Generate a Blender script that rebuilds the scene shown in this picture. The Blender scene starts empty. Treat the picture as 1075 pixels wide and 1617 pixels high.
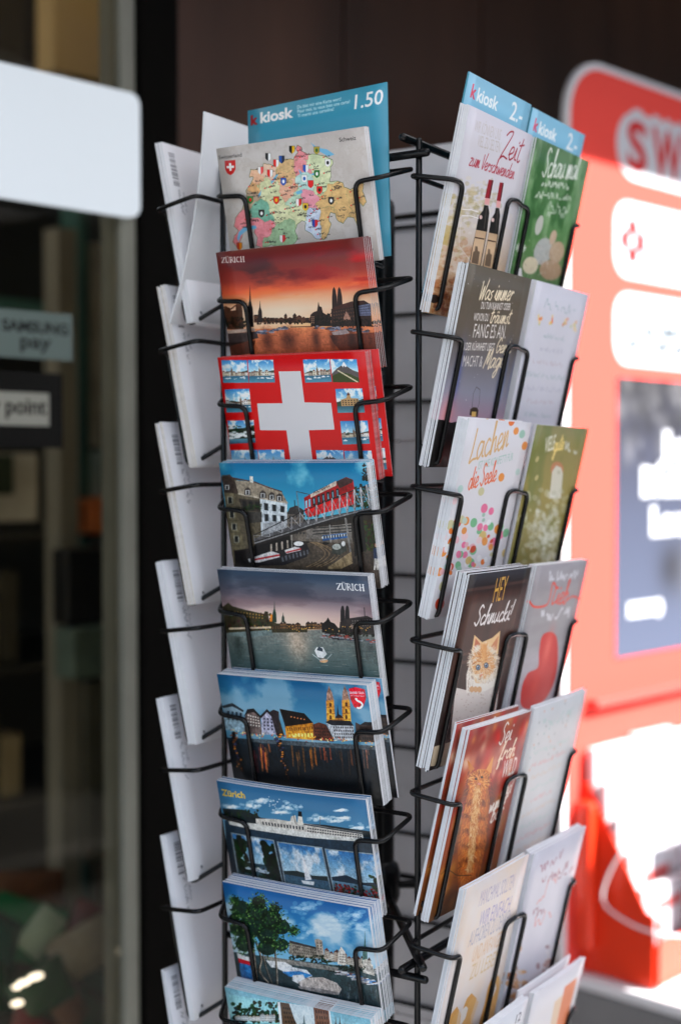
import bpy, bmesh, math, random
import numpy as np
from mathutils import Matrix, Vector

# ------------------------------------------------------------------ camera, sky, sun, exposure
SC = bpy.context.scene
COL = SC.collection
ZC = 1.50
cam_d = bpy.data.cameras.new("camera")
cam_d.sensor_fit = 'HORIZONTAL'
cam_d.sensor_width = 24.0
cam_d.lens = 24.0 * 2245.0 / 1075.0
cam_d.clip_start = 0.05
cam_d.clip_end = 400.0
cam_d.dof.use_dof = True
cam_d.dof.focus_distance = 1.175
cam_d.dof.aperture_fstop = 2.5
cam_d.dof.aperture_blades = 0
cam = bpy.data.objects.new("camera", cam_d)
COL.objects.link(cam)
cam.location = (0.0, 0.0, ZC)
cam.rotation_euler = (math.radians(90.0) - 0.0325, 0.0, 0.0)
SC.camera = cam

SUN_DIR = Vector((0.95, -0.30, 0.84)).normalized()      # towards the sun
SUN_EL = math.asin(SUN_DIR.z)
SUN_AZ = math.atan2(SUN_DIR.x, SUN_DIR.y)                # clockwise from +Y
world = bpy.data.worlds.new("World")
SC.world = world
world.use_nodes = True
wn = world.node_tree.nodes
wl = world.node_tree.links
for n_ in list(wn):
    wn.remove(n_)
sky = wn.new("ShaderNodeTexSky")
sky.sky_type = 'NISHITA'
sky.sun_disc = False
sky.sun_elevation = SUN_EL
sky.sun_rotation = SUN_AZ
bg = wn.new("ShaderNodeBackground")
bg.inputs[1].default_value = 0.055
wo = wn.new("ShaderNodeOutputWorld")
wl.new(sky.outputs[0], bg.inputs[0])
wl.new(bg.outputs[0], wo.inputs[0])

sun_d = bpy.data.lights.new("sun", 'SUN')
sun_d.energy = 5.0
sun_d.angle = math.radians(0.55)
sun_d.color = (1.0, 0.965, 0.92)
sun = bpy.data.objects.new("sun", sun_d)
COL.objects.link(sun)
sun.rotation_euler = SUN_DIR.to_track_quat('Z', 'Y').to_euler()
sun.location = (4, -2, 6)

SC.view_settings.view_transform = 'Standard'
SC.view_settings.look = 'None'
SC.view_settings.exposure = 2.3
SC.view_settings.gamma = 1.0
SC.view_settings.use_curve_mapping = False
SC.render.film_transparent = False
SC.cycles.max_bounces = 8
SC.cycles.transparent_max_bounces = 12
SC.cycles.sample_clamp_indirect = 6.0
SC.cycles.use_denoising = True

# ------------------------------------------------------------------ frames of reference
P = 0.09                                   # one row of the landscape side, in metres
TH = math.radians(31.8)
U = Vector((-math.cos(TH), math.sin(TH), 0))
V = Vector((math.sin(TH), math.cos(TH), 0))
Z = Vector((0, 0, 1))
POST = Vector((0.72 * P, 13.15 * P, 0))
RW, RD = 2.23, 2.75                        # rack plan, in rows
FG = Vector((0.693, 0.721, 0)).normalized()
FN = Vector((0.721, -0.693, 0)).normalized()
FO = Vector((-0.23, 1.80, 0))


def RP(a, b, z):
    """rack plan point: a leftwards along the front, b backwards, z in rows above eye height"""
    return POST + U * (a * P) + V * (b * P) + Z * (ZC + z * P)


def FP(s, q, z):
    """facade point: s along the shop front, q out of it, z above the ground"""
    return FO + FG * s + FN * q + Z * z


RNG = random.Random(7)

# ------------------------------------------------------------------ materials
MATS = {}


def mat(name, col, rough=0.5, var=0.0, scale=20.0, bump=0.0, metal=0.0, spec=0.5, coat=0.0, stretch=None):
    if name in MATS:
        return MATS[name]
    m = bpy.data.materials.new(name)
    m.use_nodes = True
    nt = m.node_tree
    b = nt.nodes["Principled BSDF"]
    b.inputs["Base Color"].default_value = (*col, 1)
    b.inputs["Roughness"].default_value = rough
    b.inputs["Metallic"].default_value = metal
    b.inputs["Specular IOR Level"].default_value = spec
    b.inputs["Coat Weight"].default_value = coat
    if var or bump:
        tc = nt.nodes.new("ShaderNodeTexCoord")
        mp = nt.nodes.new("ShaderNodeMapping")
        if stretch:
            mp.inputs["Scale"].default_value = stretch
        nz = nt.nodes.new("ShaderNodeTexNoise")
        nz.inputs["Scale"].default_value = scale
        nz.inputs["Detail"].default_value = 6.0
        nt.links.new(tc.outputs["Object"], mp.inputs[0])
        nt.links.new(mp.outputs[0], nz.inputs["Vector"])
        if var:
            rp = nt.nodes.new("ShaderNodeValToRGB")
            rp.color_ramp.elements[0].position = 0.3
            rp.color_ramp.elements[1].position = 0.7
            rp.color_ramp.elements[0].color = (*[max(0, c * (1 - var)) for c in col], 1)
            rp.color_ramp.elements[1].color = (*[min(1, c * (1 + var)) for c in col], 1)
            nt.links.new(nz.outputs["Fac"], rp.inputs[0])
            nt.links.new(rp.outputs[0], b.inputs["Base Color"])
        if bump:
            bp = nt.nodes.new("ShaderNodeBump")
            bp.inputs["Strength"].default_value = bump
            bp.inputs["Distance"].default_value = 0.002
            nt.links.new(nz.outputs["Fac"], bp.inputs["Height"])
            nt.links.new(bp.outputs[0], b.inputs["Normal"])
    MATS[name] = m
    return m


def emit(name, col, strength):
    m = bpy.data.materials.new(name)
    m.use_nodes = True
    b = m.node_tree.nodes["Principled BSDF"]
    b.inputs["Base Color"].default_value = (*col, 1)
    b.inputs["Emission Color"].default_value = (*col, 1)
    b.inputs["Emission Strength"].default_value = strength
    return m


def canvas(name, col, back=0.35):
    """cloth that lets some of the light through"""
    m = bpy.data.materials.new(name)
    m.use_nodes = True
    nt = m.node_tree
    b = nt.nodes["Principled BSDF"]
    b.inputs["Base Color"].default_value = (*col, 1)
    b.inputs["Roughness"].default_value = .9
    tr = nt.nodes.new("ShaderNodeBsdfTranslucent")
    tr.inputs[0].default_value = (*col, 1)
    mx = nt.nodes.new("ShaderNodeMixShader")
    mx.inputs[0].default_value = back
    nt.links.new(b.outputs[0], mx.inputs[1])
    nt.links.new(tr.outputs[0], mx.inputs[2])
    nt.links.new(mx.outputs[0], nt.nodes["Material Output"].inputs[0])
    return m


def glass(name, tint=(0.92, 0.88, 0.80), rough=0.02):
    m = bpy.data.materials.new(name)
    m.use_nodes = True
    nt = m.node_tree
    for n in list(nt.nodes):
        nt.nodes.remove(n)
    out = nt.nodes.new("ShaderNodeOutputMaterial")
    mix = nt.nodes.new("ShaderNodeMixShader")
    fr = nt.nodes.new("ShaderNodeFresnel")
    fr.inputs["IOR"].default_value = 1.16
    tr = nt.nodes.new("ShaderNodeBsdfTransparent")
    tr.inputs[0].default_value = (*tint, 1)
    gl = nt.nodes.new("ShaderNodeBsdfGlossy")
    gl.inputs["Roughness"].default_value = rough
    nt.links.new(fr.outputs[0], mix.inputs[0])
    nt.links.new(tr.outputs[0], mix.inputs[1])
    nt.links.new(gl.outputs[0], mix.inputs[2])
    nt.links.new(mix.outputs[0], out.inputs[0])
    return m


# ------------------------------------------------------------------ object helpers
def tag(o, label=None, cat=None, group=None, kind=None):
    if label:
        o["label"] = label
    if cat:
        o["category"] = cat
    if group:
        o["group"] = group
    if kind:
        o["kind"] = kind
    return o


def link(name, me, parent=None, loc=None, mw=None):
    o = bpy.data.objects.new(name, me)
    COL.objects.link(o)
    if parent is not None:
        o.parent = parent
    if mw is not None:
        o.matrix_world = mw
    elif loc is not None:
        o.location = loc
    return o


def empty(name, loc):
    o = bpy.data.objects.new(name, None)
    o.empty_display_size = 0.05
    COL.objects.link(o)
    o.location = loc
    return o


def mesh(name, verts, faces, mats, smooth=False, midx=None):
    me = bpy.data.meshes.new(name)
    me.from_pydata([tuple(v) for v in verts], [], faces)
    for m in (mats if isinstance(mats, (list, tuple)) else [mats]):
        me.materials.append(m)
    if midx is not None:
        me.polygons.foreach_set("material_index", midx)
    if smooth:
        me.polygons.foreach_set("use_smooth", [True] * len(me.polygons))
    me.update()
    return me


def fix_normals(me):
    bm = bmesh.new()
    bm.from_mesh(me)
    bmesh.ops.recalc_face_normals(bm, faces=bm.faces)
    bm.to_mesh(me)
    bm.free()


def part(name, pts, faces, m, parent, smooth=False, bevel=0.0):
    """mesh from world points, placed relative to its parent (or at its own base)"""
    org = parent.location if parent is not None and parent.type == 'EMPTY' else None
    if parent is not None and org is None:
        # a sub-part: parent is a mesh whose own parent is the empty
        q = parent
        org = Vector((0, 0, 0))
        while q is not None:
            org = org + q.location
            q = q.parent
    if org is None:
        lo = Vector([min(p[i] for p in pts) for i in range(3)])
        hi = Vector([max(p[i] for p in pts) for i in range(3)])
        org = Vector(((lo.x + hi.x) / 2, (lo.y + hi.y) / 2, lo.z))
        me = mesh(name, [Vector(p) - org for p in pts], faces, m, smooth)
        o = link(name, me, None, org)
    else:
        me = mesh(name, [Vector(p) - org for p in pts], faces, m, smooth)
        o = link(name, me, parent)
    fix_normals(me)
    if bevel:
        md = o.modifiers.new("bevel", 'BEVEL')
        md.width = bevel
        md.segments = 2
        md.limit_method = 'ANGLE'
    return o


BOXF = [(0, 1, 3, 2), (4, 6, 7, 5), (0, 4, 5, 1), (2, 3, 7, 6), (0, 2, 6, 4), (1, 5, 7, 3)]


def fbox(name, s0, s1, q0, q1, z0, z1, m, parent=None, bevel=0.0, lean=0.0):
    """box in facade directions; lean moves the top outwards by that many metres"""
    pts = []
    for s in (s0, s1):
        for q in (q0, q1):
            for z in (z0, z1):
                pts.append(FP(s, q + (lean if z == z1 else 0), z))
    return part(name, pts, BOXF, m, parent, bevel=bevel)


def rbox(name, a0, a1, b0, b1, z0, z1, m, parent, bevel=0.0):
    pts = [RP(a, b, z) for a in (a0, a1) for b in (b0, b1) for z in (z0, z1)]
    return part(name, pts, BOXF, m, parent, bevel=bevel)


def fillet(pts, r, n=5):
    pts = [Vector(p) for p in pts]
    out = [pts[0]]
    for i in range(1, len(pts) - 1):
        a, b, c = pts[i - 1], pts[i], pts[i + 1]
        d1, d2 = (a - b), (c - b)
        l1, l2 = d1.length, d2.length
        if l1 < 1e-9 or l2 < 1e-9:
            continue
        d1 /= l1
        d2 /= l2
        k = min(r, l1 * 0.45, l2 * 0.45)
        p0, p1 = b + d1 * k, b + d2 * k
        for j in range(n + 1):
            t = j / n
            out.append(p0 * (1 - t) ** 2 + b * 2 * t * (1 - t) + p1 * t * t)
    out.append(pts[-1])
    return out


def tube_geo(pts, r, n=8, cap=True):
    pts = [Vector(p) for p in pts]
    vs, fs = [], []
    nrm = None
    N = len(pts)
    rings = []
    for i in range(N):
        t = (pts[min(i + 1, N - 1)] - pts[max(i - 1, 0)])
        if t.length < 1e-9:
            t = Vector((0, 0, 1))
        t.normalize()
        if nrm is None:
            nrm = t.orthogonal().normalized()
        else:
            nrm = (nrm - t * nrm.dot(t))
            if nrm.length < 1e-6:
                nrm = t.orthogonal()
            nrm.normalize()
        bi = t.cross(nrm)
        rings.append((pts[i], nrm.copy(), bi.copy(), r, t.copy()))
    if cap:                                   # rounded ends
        p, a, b, rr, t = rings[0]
        pre = [(p - t * rr * 0.8, a, b, rr * 0.45, t), (p - t * rr * 0.45, a, b, rr * 0.86, t)]
        p, a, b, rr, t = rings[-1]
        post = [(p + t * rr * 0.45, a, b, rr * 0.86, t), (p + t * rr * 0.8, a, b, rr * 0.45, t)]
        rings = pre + rings + post
    for (p, a, b, rr, t) in rings:
        for k in range(n):
            an = 2 * math.pi * k / n
            vs.append(p + a * (rr * math.cos(an)) + b * (rr * math.sin(an)))
    M = len(rings)
    for i in range(M - 1):
        for k in range(n):
            fs.append((i * n + k, i * n + (k + 1) % n, (i + 1) * n + (k + 1) % n, (i + 1) * n + k))
    fs.append(tuple(range(n - 1, -1, -1)))
    fs.append(tuple((M - 1) * n + k for k in range(n)))
    return vs, fs


def tube(name, pts, r, m, parent, fil=0.0, n=8):
    if fil:
        pts = fillet(pts, fil)
    vs, fs = tube_geo(pts, r, n)
    return part(name, vs, fs, m, parent, smooth=True)


# ------------------------------------------------------------------ printing: a small painter that makes the flat prints
def s2l(c):
    c = np.asarray(c, float)
    return np.where(c <= 0.04045, c / 12.92, ((c + 0.055) / 1.055) ** 2.4)


def l2s(c):
    c = np.clip(np.asarray(c, float), 0, 1)
    return np.where(c <= 0.0031308, c * 12.92, 1.055 * c ** (1 / 2.4) - 0.055)


def vnoise(h, w, cy, cx, rs):
    gy, gx = max(2, int(cy) + 2), max(2, int(cx) + 2)
    g = rs.rand(gy, gx)
    y = np.linspace(0, gy - 1.001, h)
    x = np.linspace(0, gx - 1.001, w)
    yi, xi = y.astype(int), x.astype(int)
    fy, fx = y - yi, x - xi
    fy = (fy * fy * (3 - 2 * fy))[:, None]
    fx = (fx * fx * (3 - 2 * fx))[None, :]
    a = g[np.ix_(yi, xi)]
    b = g[np.ix_(yi, xi + 1)]
    c = g[np.ix_(yi + 1, xi)]
    d = g[np.ix_(yi + 1, xi + 1)]
    return (a * (1 - fx) + b * fx) * (1 - fy) + (c * (1 - fx) + d * fx) * fy


def fbm(h, w, cy, cx, seed, octs=5, gain=0.55):
    rs = np.random.RandomState(seed)
    out = np.zeros((h, w))
    amp = tot = 0.0
    amp = 1.0
    for o in range(octs):
        out += amp * vnoise(h, w, min(cy * 2 ** o, h), min(cx * 2 ** o, w), rs)
        tot += amp
        amp *= gain
    out /= tot
    lo, hi = np.percentile(out, 2), np.percentile(out, 98)
    return np.clip((out - lo) / (hi - lo + 1e-9), 0, 1)


GLY = {}


def glyphs(s, bold=0.0):
    """triangles of a line of type set in the built-in face, in em units"""
    key = (s, bold)
    if key in GLY:
        return GLY[key]
    cu = bpy.data.curves.new("type", 'FONT')
    cu.body = s
    cu.size = 1.0
    cu.resolution_u = 3
    cu.offset = bold
    ob = bpy.data.objects.new("type", cu)
    COL.objects.link(ob)
    bpy.context.view_layer.update()
    dg = bpy.context.evaluated_depsgraph_get()
    me = ob.evaluated_get(dg).to_mesh()
    me.calc_loop_triangles()
    v = np.array([(p.co.x, p.co.y) for p in me.vertices]).reshape(-1, 2)
    t = np.array([tuple(q.vertices) for q in me.loop_triangles]).reshape(-1, 3)
    ob.evaluated_get(dg).to_mesh_clear()
    bpy.data.objects.remove(ob)
    bpy.data.curves.remove(cu)
    GLY[key] = (v, t)
    return GLY[key]


def crom(pts, n=5):
    p = [np.array(q, float) for q in pts]
    if len(p) < 3:
        return p
    p = [2 * p[0] - p[1]] + p + [2 * p[-1] - p[-2]]
    out = []
    for i in range(1, len(p) - 2):
        for k in range(n):
            t = k / n
            out.append(0.5 * ((2 * p[i]) + (-p[i - 1] + p[i + 1]) * t + (2 * p[i - 1] - 5 * p[i] + 4 * p[i + 1] - p[i + 2]) * t * t
                              + (-p[i - 1] + 3 * p[i] - 3 * p[i + 1] + p[i + 2]) * t ** 3))
    out.append(p[-2])
    return out


HAND = {
    'a': (1.0, [[(.85, .9), (.4, 1), (.1, .5), (.3, .02), (.7, .4), (.85, .95), (.8, .2), (1.0, .05)]]),
    'b': (.9, [[(.05, .1), (.3, 1.2), (.38, 2), (.2, 1.9), (.15, .1), (.5, 0), (.72, .5), (.45, .95), (.2, .6)]]),
    'c': (.85, [[(.75, .85), (.45, 1), (.1, .5), (.35, 0), (.85, .2)]]),
    'd': (1.0, [[(.75, .85), (.4, 1), (.1, .45), (.35, 0), (.7, .4), (.98, 2.0), (.8, .3), (1, .05)]]),
    'e': (.8, [[(.05, .35), (.6, .6), (.6, .95), (.3, .95), (.1, .45), (.35, 0), (.8, .2)]]),
    'f': (.7, [[(0, 0), (.5, 1.6), (.6, 2), (.35, 1.9), (.25, .5), (.15, -.8), (.35, -.7), (.35, .1), (.7, .2)]]),
    'g': (.9, [[(.8, .9), (.4, 1), (.1, .5), (.4, .05), (.75, .5), (.85, .95), (.75, -.4), (.4, -1), (.2, -.6), (.9, .15)]]),
    'h': (.9, [[(.05, 0), (.35, 1.6), (.42, 2), (.25, 1.8), (.15, 0), (.3, .7), (.6, .95), (.65, .5), (.7, .05), (.92, .15)]]),
    'i': (.5, [[(.05, .3), (.25, 1), (.25, .2), (.5, .1)], [(.34, 1.42), (.36, 1.5)]]),
    'j': (.5, [[(.25, 1), (.25, -.4), (.05, -.9), (-.1, -.6), (.4, .1)], [(.34, 1.42), (.36, 1.5)]]),
    'k': (.85, [[(.05, 0), (.38, 2), (.2, 1.6), (.15, 0)], [(.6, .95), (.2, .5), (.65, 0), (.85, .15)]]),
    'l': (.5, [[(0, .1), (.4, 1.6), (.4, 2), (.25, 1.7), (.25, .2), (.5, .1)]]),
    'm': (1.15, [[(.05, 0), (.15, 1), (.15, 0), (.4, .95), (.5, .8), (.5, 0), (.75, .95), (.87, .8), (.87, .1), (1.12, .15)]]),
    'n': (.85, [[(.05, 0), (.15, 1), (.15, 0), (.45, .95), (.6, .8), (.6, .1), (.85, .15)]]),
    'o': (.85, [[(.45, 1), (.1, .5), (.4, 0), (.7, .5), (.45, 1), (.85, .9)]]),
    'r': (.65, [[(.05, 0), (.2, 1), (.2, .6), (.5, .95), (.65, .8)]]),
    's': (.65, [[(.6, .95), (.2, .75), (.5, .4), (.35, 0), (0, .1)]]),
    't': (.6, [[(.35, 1.8), (.2, .3), (.4, 0), (.6, .15)], [(0, 1.25), (.65, 1.4)]]),
    'u': (.95, [[(.1, .95), (.15, .2), (.4, 0), (.65, .5), (.7, 1), (.7, .2), (.95, .1)]]),
    'v': (.7, [[(.1, .95), (.35, 0), (.68, 1)]]),
    'w': (1.0, [[(.1, .95), (.25, 0), (.5, .8), (.7, 0), (.98, 1)]]),
    'z': (.75, [[(.1, .95), (.6, .95), (.1, .05), (.72, .05)]]),
    'Z': (1.1, [[(.1, 1.7), (.5, 2.05), (.95, 1.9), (.05, .02), (.4, .12), (1.05, .0)]]),
    'V': (.9, [[(.1, 1.9), (.4, 0), (.95, 2.2)]]),
    'S': (1.0, [[(.95, 1.8), (.55, 2.05), (.28, 1.5), (.75, .8), (.5, 0), (.0, .3)]]),
    'W': (1.2, [[(.1, 1.9), (.25, 0), (.62, 1.4), (.75, 0), (1.2, 2.1)]]),
    'M': (1.15, [[(.0, 0), (.35, 1.9), (.5, .4), (.95, 1.95), (1.0, 0), (1.15, .1)]]),
    'L': (.9, [[(.55, 1.9), (.3, .6), (.1, 0), (.5, .12), (.95, .1)]]),
    'G': (1.0, [[(.9, 1.6), (.55, 2), (.1, 1), (.4, 0), (.85, .4), (.85, .9), (.5, .85)]]),
    '!': (.4, [[(.32, 2.1), (.15, .6)], [(.1, .05), (.1, .12)]]),
    '.': (.4, [[(.1, .02), (.12, .08)]]),
    ' ': (.5, []),
}
HAND['ä'] = (1.0, HAND['a'][1] + [[(.3, 1.4), (.32, 1.5)], [(.65, 1.4), (.67, 1.5)]])


class Print:
    """a flat print: paint in the coordinates of a view of the card, stored as a texture of the card"""

    def __init__(self, tw, th, bg=(.9, .9, .9), quad=None, org=(0, 0), sc=1.0):
        self.w, self.h = tw, th
        self.a = np.empty((th, tw, 3))
        self.a[:] = bg
        self.H = None
        self.k = 1.0
        if quad is not None:
            src = [((x - org[0]) * sc, (y - org[1]) * sc) for (x, y) in quad]
            dst = [(0, 0), (tw, 0), (tw, th), (0, th)]
            A, b = [], []
            for (x, y), (X, Y) in zip(src, dst):
                A.append([x, y, 1, 0, 0, 0, -X * x, -X * y])
                b.append(X)
                A.append([0, 0, 0, x, y, 1, -Y * x, -Y * y])
                b.append(Y)
            h = np.linalg.solve(np.array(A), np.array(b))
            self.H = np.append(h, 1).reshape(3, 3)
            s = np.array(src)
            area = abs(sum(s[i][0] * s[(i + 1) % 4][1] - s[(i + 1) % 4][0] * s[i][1] for i in range(4))) / 2
            self.k = math.sqrt(tw * th / area)

    def T(self, pts):
        p = np.asarray(pts, float).reshape(-1, 2)
        if self.H is None:
            return p
        q = np.c_[p, np.ones(len(p))] @ self.H.T
        return q[:, :2] / q[:, 2:]

    def _blend(self, cov, x0, y0, col, al):
        h, w = cov.shape
        X0, Y0 = max(0, x0), max(0, y0)
        X1, Y1 = min(self.w, x0 + w), min(self.h, y0 + h)
        if X1 <= X0 or Y1 <= Y0:
            return
        c = (np.clip(cov[Y0 - y0:Y1 - y0, X0 - x0:X1 - x0], 0, 1) * al)[..., None]
        self.a[Y0:Y1, X0:X1] = self.a[Y0:Y1, X0:X1] * (1 - c) + np.asarray(col) * c

    def cover(self, q):
        q = np.asarray(q)
        x0, x1 = int(math.floor(max(q[:, 0].min(), -4))), int(math.ceil(min(q[:, 0].max(), self.w + 4))) + 1
        y0, y1 = int(math.floor(max(q[:, 1].min(), -4))), int(math.ceil(min(q[:, 1].max(), self.h + 4))) + 1
        if x1 <= x0 or y1 <= y0:
            return None
        W, Hh = x1 - x0, y1 - y0
        cov = np.zeros((Hh, W + 2))
        a = q
        b = np.roll(q, -1, axis=0)
        SS = 3
        for r in range(Hh):
            for sidx in range(SS):
                yy = y0 + r + (sidx + .5) / SS
                m = (a[:, 1] <= yy) != (b[:, 1] <= yy)
                if not m.any():
                    continue
                xs = np.sort(a[m, 0] + (yy - a[m, 1]) / (b[m, 1] - a[m, 1]) * (b[m, 0] - a[m, 0])) - x0
                xs = np.clip(xs, 0, W)
                for i in range(0, len(xs) - 1, 2):
                    l, rr = xs[i], xs[i + 1]
                    li, ri = int(l), int(rr)
                    if li == ri:
                        cov[r, li] += (rr - l) / SS
                    else:
                        cov[r, li] += (li + 1 - l) / SS
                        cov[r, li + 1:ri] += 1 / SS
                        cov[r, ri] += (rr - ri) / SS
        return cov[:, :W], x0, y0

    def poly(self, pts, col, al=1.0, raw=False):
        q = np.asarray(pts, float) if raw else self.T(pts)
        r = self.cover(q)
        if r:
            self._blend(r[0], r[1], r[2], col, al)
        return r

    def tpoly(self, pts, stops, al=1.0, horiz=False):
        """polygon filled with a gradient (top to bottom of its own box)"""
        r = self.cover(self.T(pts))
        if not r:
            return
        cov, x0, y0 = r
        t = np.linspace(0, 1, cov.shape[1 if horiz else 0])
        ps = [s[0] for s in stops]
        g = np.stack([np.interp(t, ps, [s[1][c] for s in stops]) for c in range(3)], -1)
        col = np.broadcast_to(g[None] if horiz else g[:, None], cov.shape + (3,))
        h, w = cov.shape
        X0, Y0, X1, Y1 = max(0, x0), max(0, y0), min(self.w, x0 + w), min(self.h, y0 + h)
        if X1 <= X0 or Y1 <= Y0:
            return
        sl = (slice(Y0 - y0, Y1 - y0), slice(X0 - x0, X1 - x0))
        c = (np.clip(cov[sl], 0, 1) * al)[..., None]
        self.a[Y0:Y1, X0:X1] = self.a[Y0:Y1, X0:X1] * (1 - c) + col[sl] * c

    def ell(self, cx, cy, rx, ry, col, al=1.0, rot=0.0, n=18):
        c, s = math.cos(rot), math.sin(rot)
        self.poly([(cx + rx * math.cos(t) * c - ry * math.sin(t) * s, cy + rx * math.cos(t) * s + ry * math.sin(t) * c)
                   for t in np.linspace(0, 2 * math.pi, n, endpoint=False)], col, al)

    def glow(self, cx, cy, r, col, al=1.0, ry=None):
        q = self.T([(cx, cy)])[0]
        R = r * self.k
        RY = (ry or r) * self.k
        x0, y0 = int(q[0] - 2 * R), int(q[1] - 2 * RY)
        w, h = int(4 * R) + 2, int(4 * RY) + 2
        yy, xx = np.mgrid[0:h, 0:w]
        d = ((xx + x0 - q[0]) / R) ** 2 + ((yy + y0 - q[1]) / RY) ** 2
        self._blend(np.exp(-d * 1.2), x0, y0, col, al)

    def stroke(self, pts, wd, col, al=1.0, raw=False):
        q = np.asarray(pts, float) if raw else self.T(pts)
        rad = max(0.35, wd * (1 if raw else self.k) / 2)
        x0, y0 = int(q[:, 0].min() - rad - 2), int(q[:, 1].min() - rad - 2)
        x1, y1 = int(q[:, 0].max() + rad + 3), int(q[:, 1].max() + rad + 3)
        if x1 < 0 or y1 < 0 or x0 > self.w or y0 > self.h:
            return
        cov = np.zeros((y1 - y0, x1 - x0))
        for i in range(len(q) - 1):
            a, b = q[i], q[i + 1]
            bx0, by0 = int(min(a[0], b[0]) - rad - 1) - x0, int(min(a[1], b[1]) - rad - 1) - y0
            bx1, by1 = int(max(a[0], b[0]) + rad + 2) - x0, int(max(a[1], b[1]) + rad + 2) - y0
            bx0, by0 = max(bx0, 0), max(by0, 0)
            yy, xx = np.mgrid[by0:by1, bx0:bx1]
            px, py = xx + x0 + .5 - a[0], yy + y0 + .5 - a[1]
            d = b - a
            L = d @ d + 1e-9
            t = np.clip((px * d[0] + py * d[1]) / L, 0, 1)
            dist = np.hypot(px - t * d[0], py - t * d[1])
            c = np.clip(rad + .5 - dist, 0, 1)
            v = cov[by0:by1, bx0:bx1]
            np.maximum(v, c[:v.shape[0], :v.shape[1]], out=v)
        self._blend(cov, x0, y0, col, al)

    def _base(self, p0, p1, ht):
        q0, q1 = self.T([p0, p1])
        d = q1 - q0
        L = np.hypot(*d)
        d /= L
        up = np.array([d[1], -d[0]])
        return q0, d, up, L, ht * self.k

    def text(self, s, p0, p1, ht, col, bold=0.0, al=1.0, shear=0.0):
        """type fitted between p0 and p1 on its baseline, cap height ht"""
        v, t = glyphs(s, bold)
        q0, d, up, L, hh = self._base(p0, p1, ht)
        if len(v) == 0:
            return
        x = (v[:, 0] - v[:, 0].min()) / (v[:, 0].max() - v[:, 0].min()) * L
        y = v[:, 1] / 0.70 * hh
        x = x + y * shear
        q = q0 + x[:, None] * d + y[:, None] * up
        x0, y0 = int(q[:, 0].min()) - 1, int(q[:, 1].min()) - 1
        x1, y1 = int(q[:, 0].max()) + 2, int(q[:, 1].max()) + 2
        SS = 3
        cov = np.zeros(((y1 - y0) * SS, (x1 - x0) * SS), bool)
        for tri in t:
            A = (q[tri] - (x0, y0)) * SS
            bx0, by0 = np.maximum(np.floor(A.min(0)).astype(int), 0)
            bx1, by1 = np.ceil(A.max(0)).astype(int) + 1
            yy, xx = np.mgrid[by0:by1, bx0:bx1]
            X, Y = xx + .5, yy + .5
            e = []
            for i in range(3):
                a, b = A[i], A[(i + 1) % 3]
                e.append((b[0] - a[0]) * (Y - a[1]) - (b[1] - a[1]) * (X - a[0]))
            ins = ((e[0] >= 0) & (e[1] >= 0) & (e[2] >= 0)) | ((e[0] <= 0) & (e[1] <= 0) & (e[2] <= 0))
            vv = cov[by0:by1, bx0:bx1]
            vv |= ins[:vv.shape[0], :vv.shape[1]]
        c = cov.reshape(y1 - y0, SS, x1 - x0, SS).mean((1, 3))
        self._blend(c, x0, y0, col, al)

    def script(self, s, p0, p1, xh, col, wd, al=1.0, shear=0.12):
        """handwriting between p0 and p1, x-height xh"""
        q0, d, up, L, hh = self._base(p0, p1, xh)
        tot = sum(HAND[c][0] for c in s)
        fx = L / tot
        x = 0.0
        for ch in s:
            w, strokes = HAND[ch]
            for st in strokes:
                pp = np.array(crom(st))
                X = (pp[:, 0] + x) * fx + pp[:, 1] * hh * shear
                Y = pp[:, 1] * hh
                self.stroke(q0 + X[:, None] * d + Y[:, None] * up, wd * self.k, col, al, raw=True)
            x += w

    def scrawl(self, p0, p1, ht, col, wd, seed=0, al=1.0):
        """a line of writing too small to read"""
        q0, d, up, L, hh = self._base(p0, p1, ht)
        rs = random.Random(seed)
        x, run = 0.0, []
        while x < L:
            run.append(q0 + d * x + up * (hh * rs.choice([0, .1, .5, .55, 1.0])))
            x += hh * rs.uniform(.18, .34)
            if rs.random() < .13 and len(run) > 3:
                self.stroke(crom(run, 3), wd * self.k, col, al, raw=True)
                run = []
                x += hh * .5
        if len(run) > 2:
            self.stroke(crom(run, 3), wd * self.k, col, al, raw=True)

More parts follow.
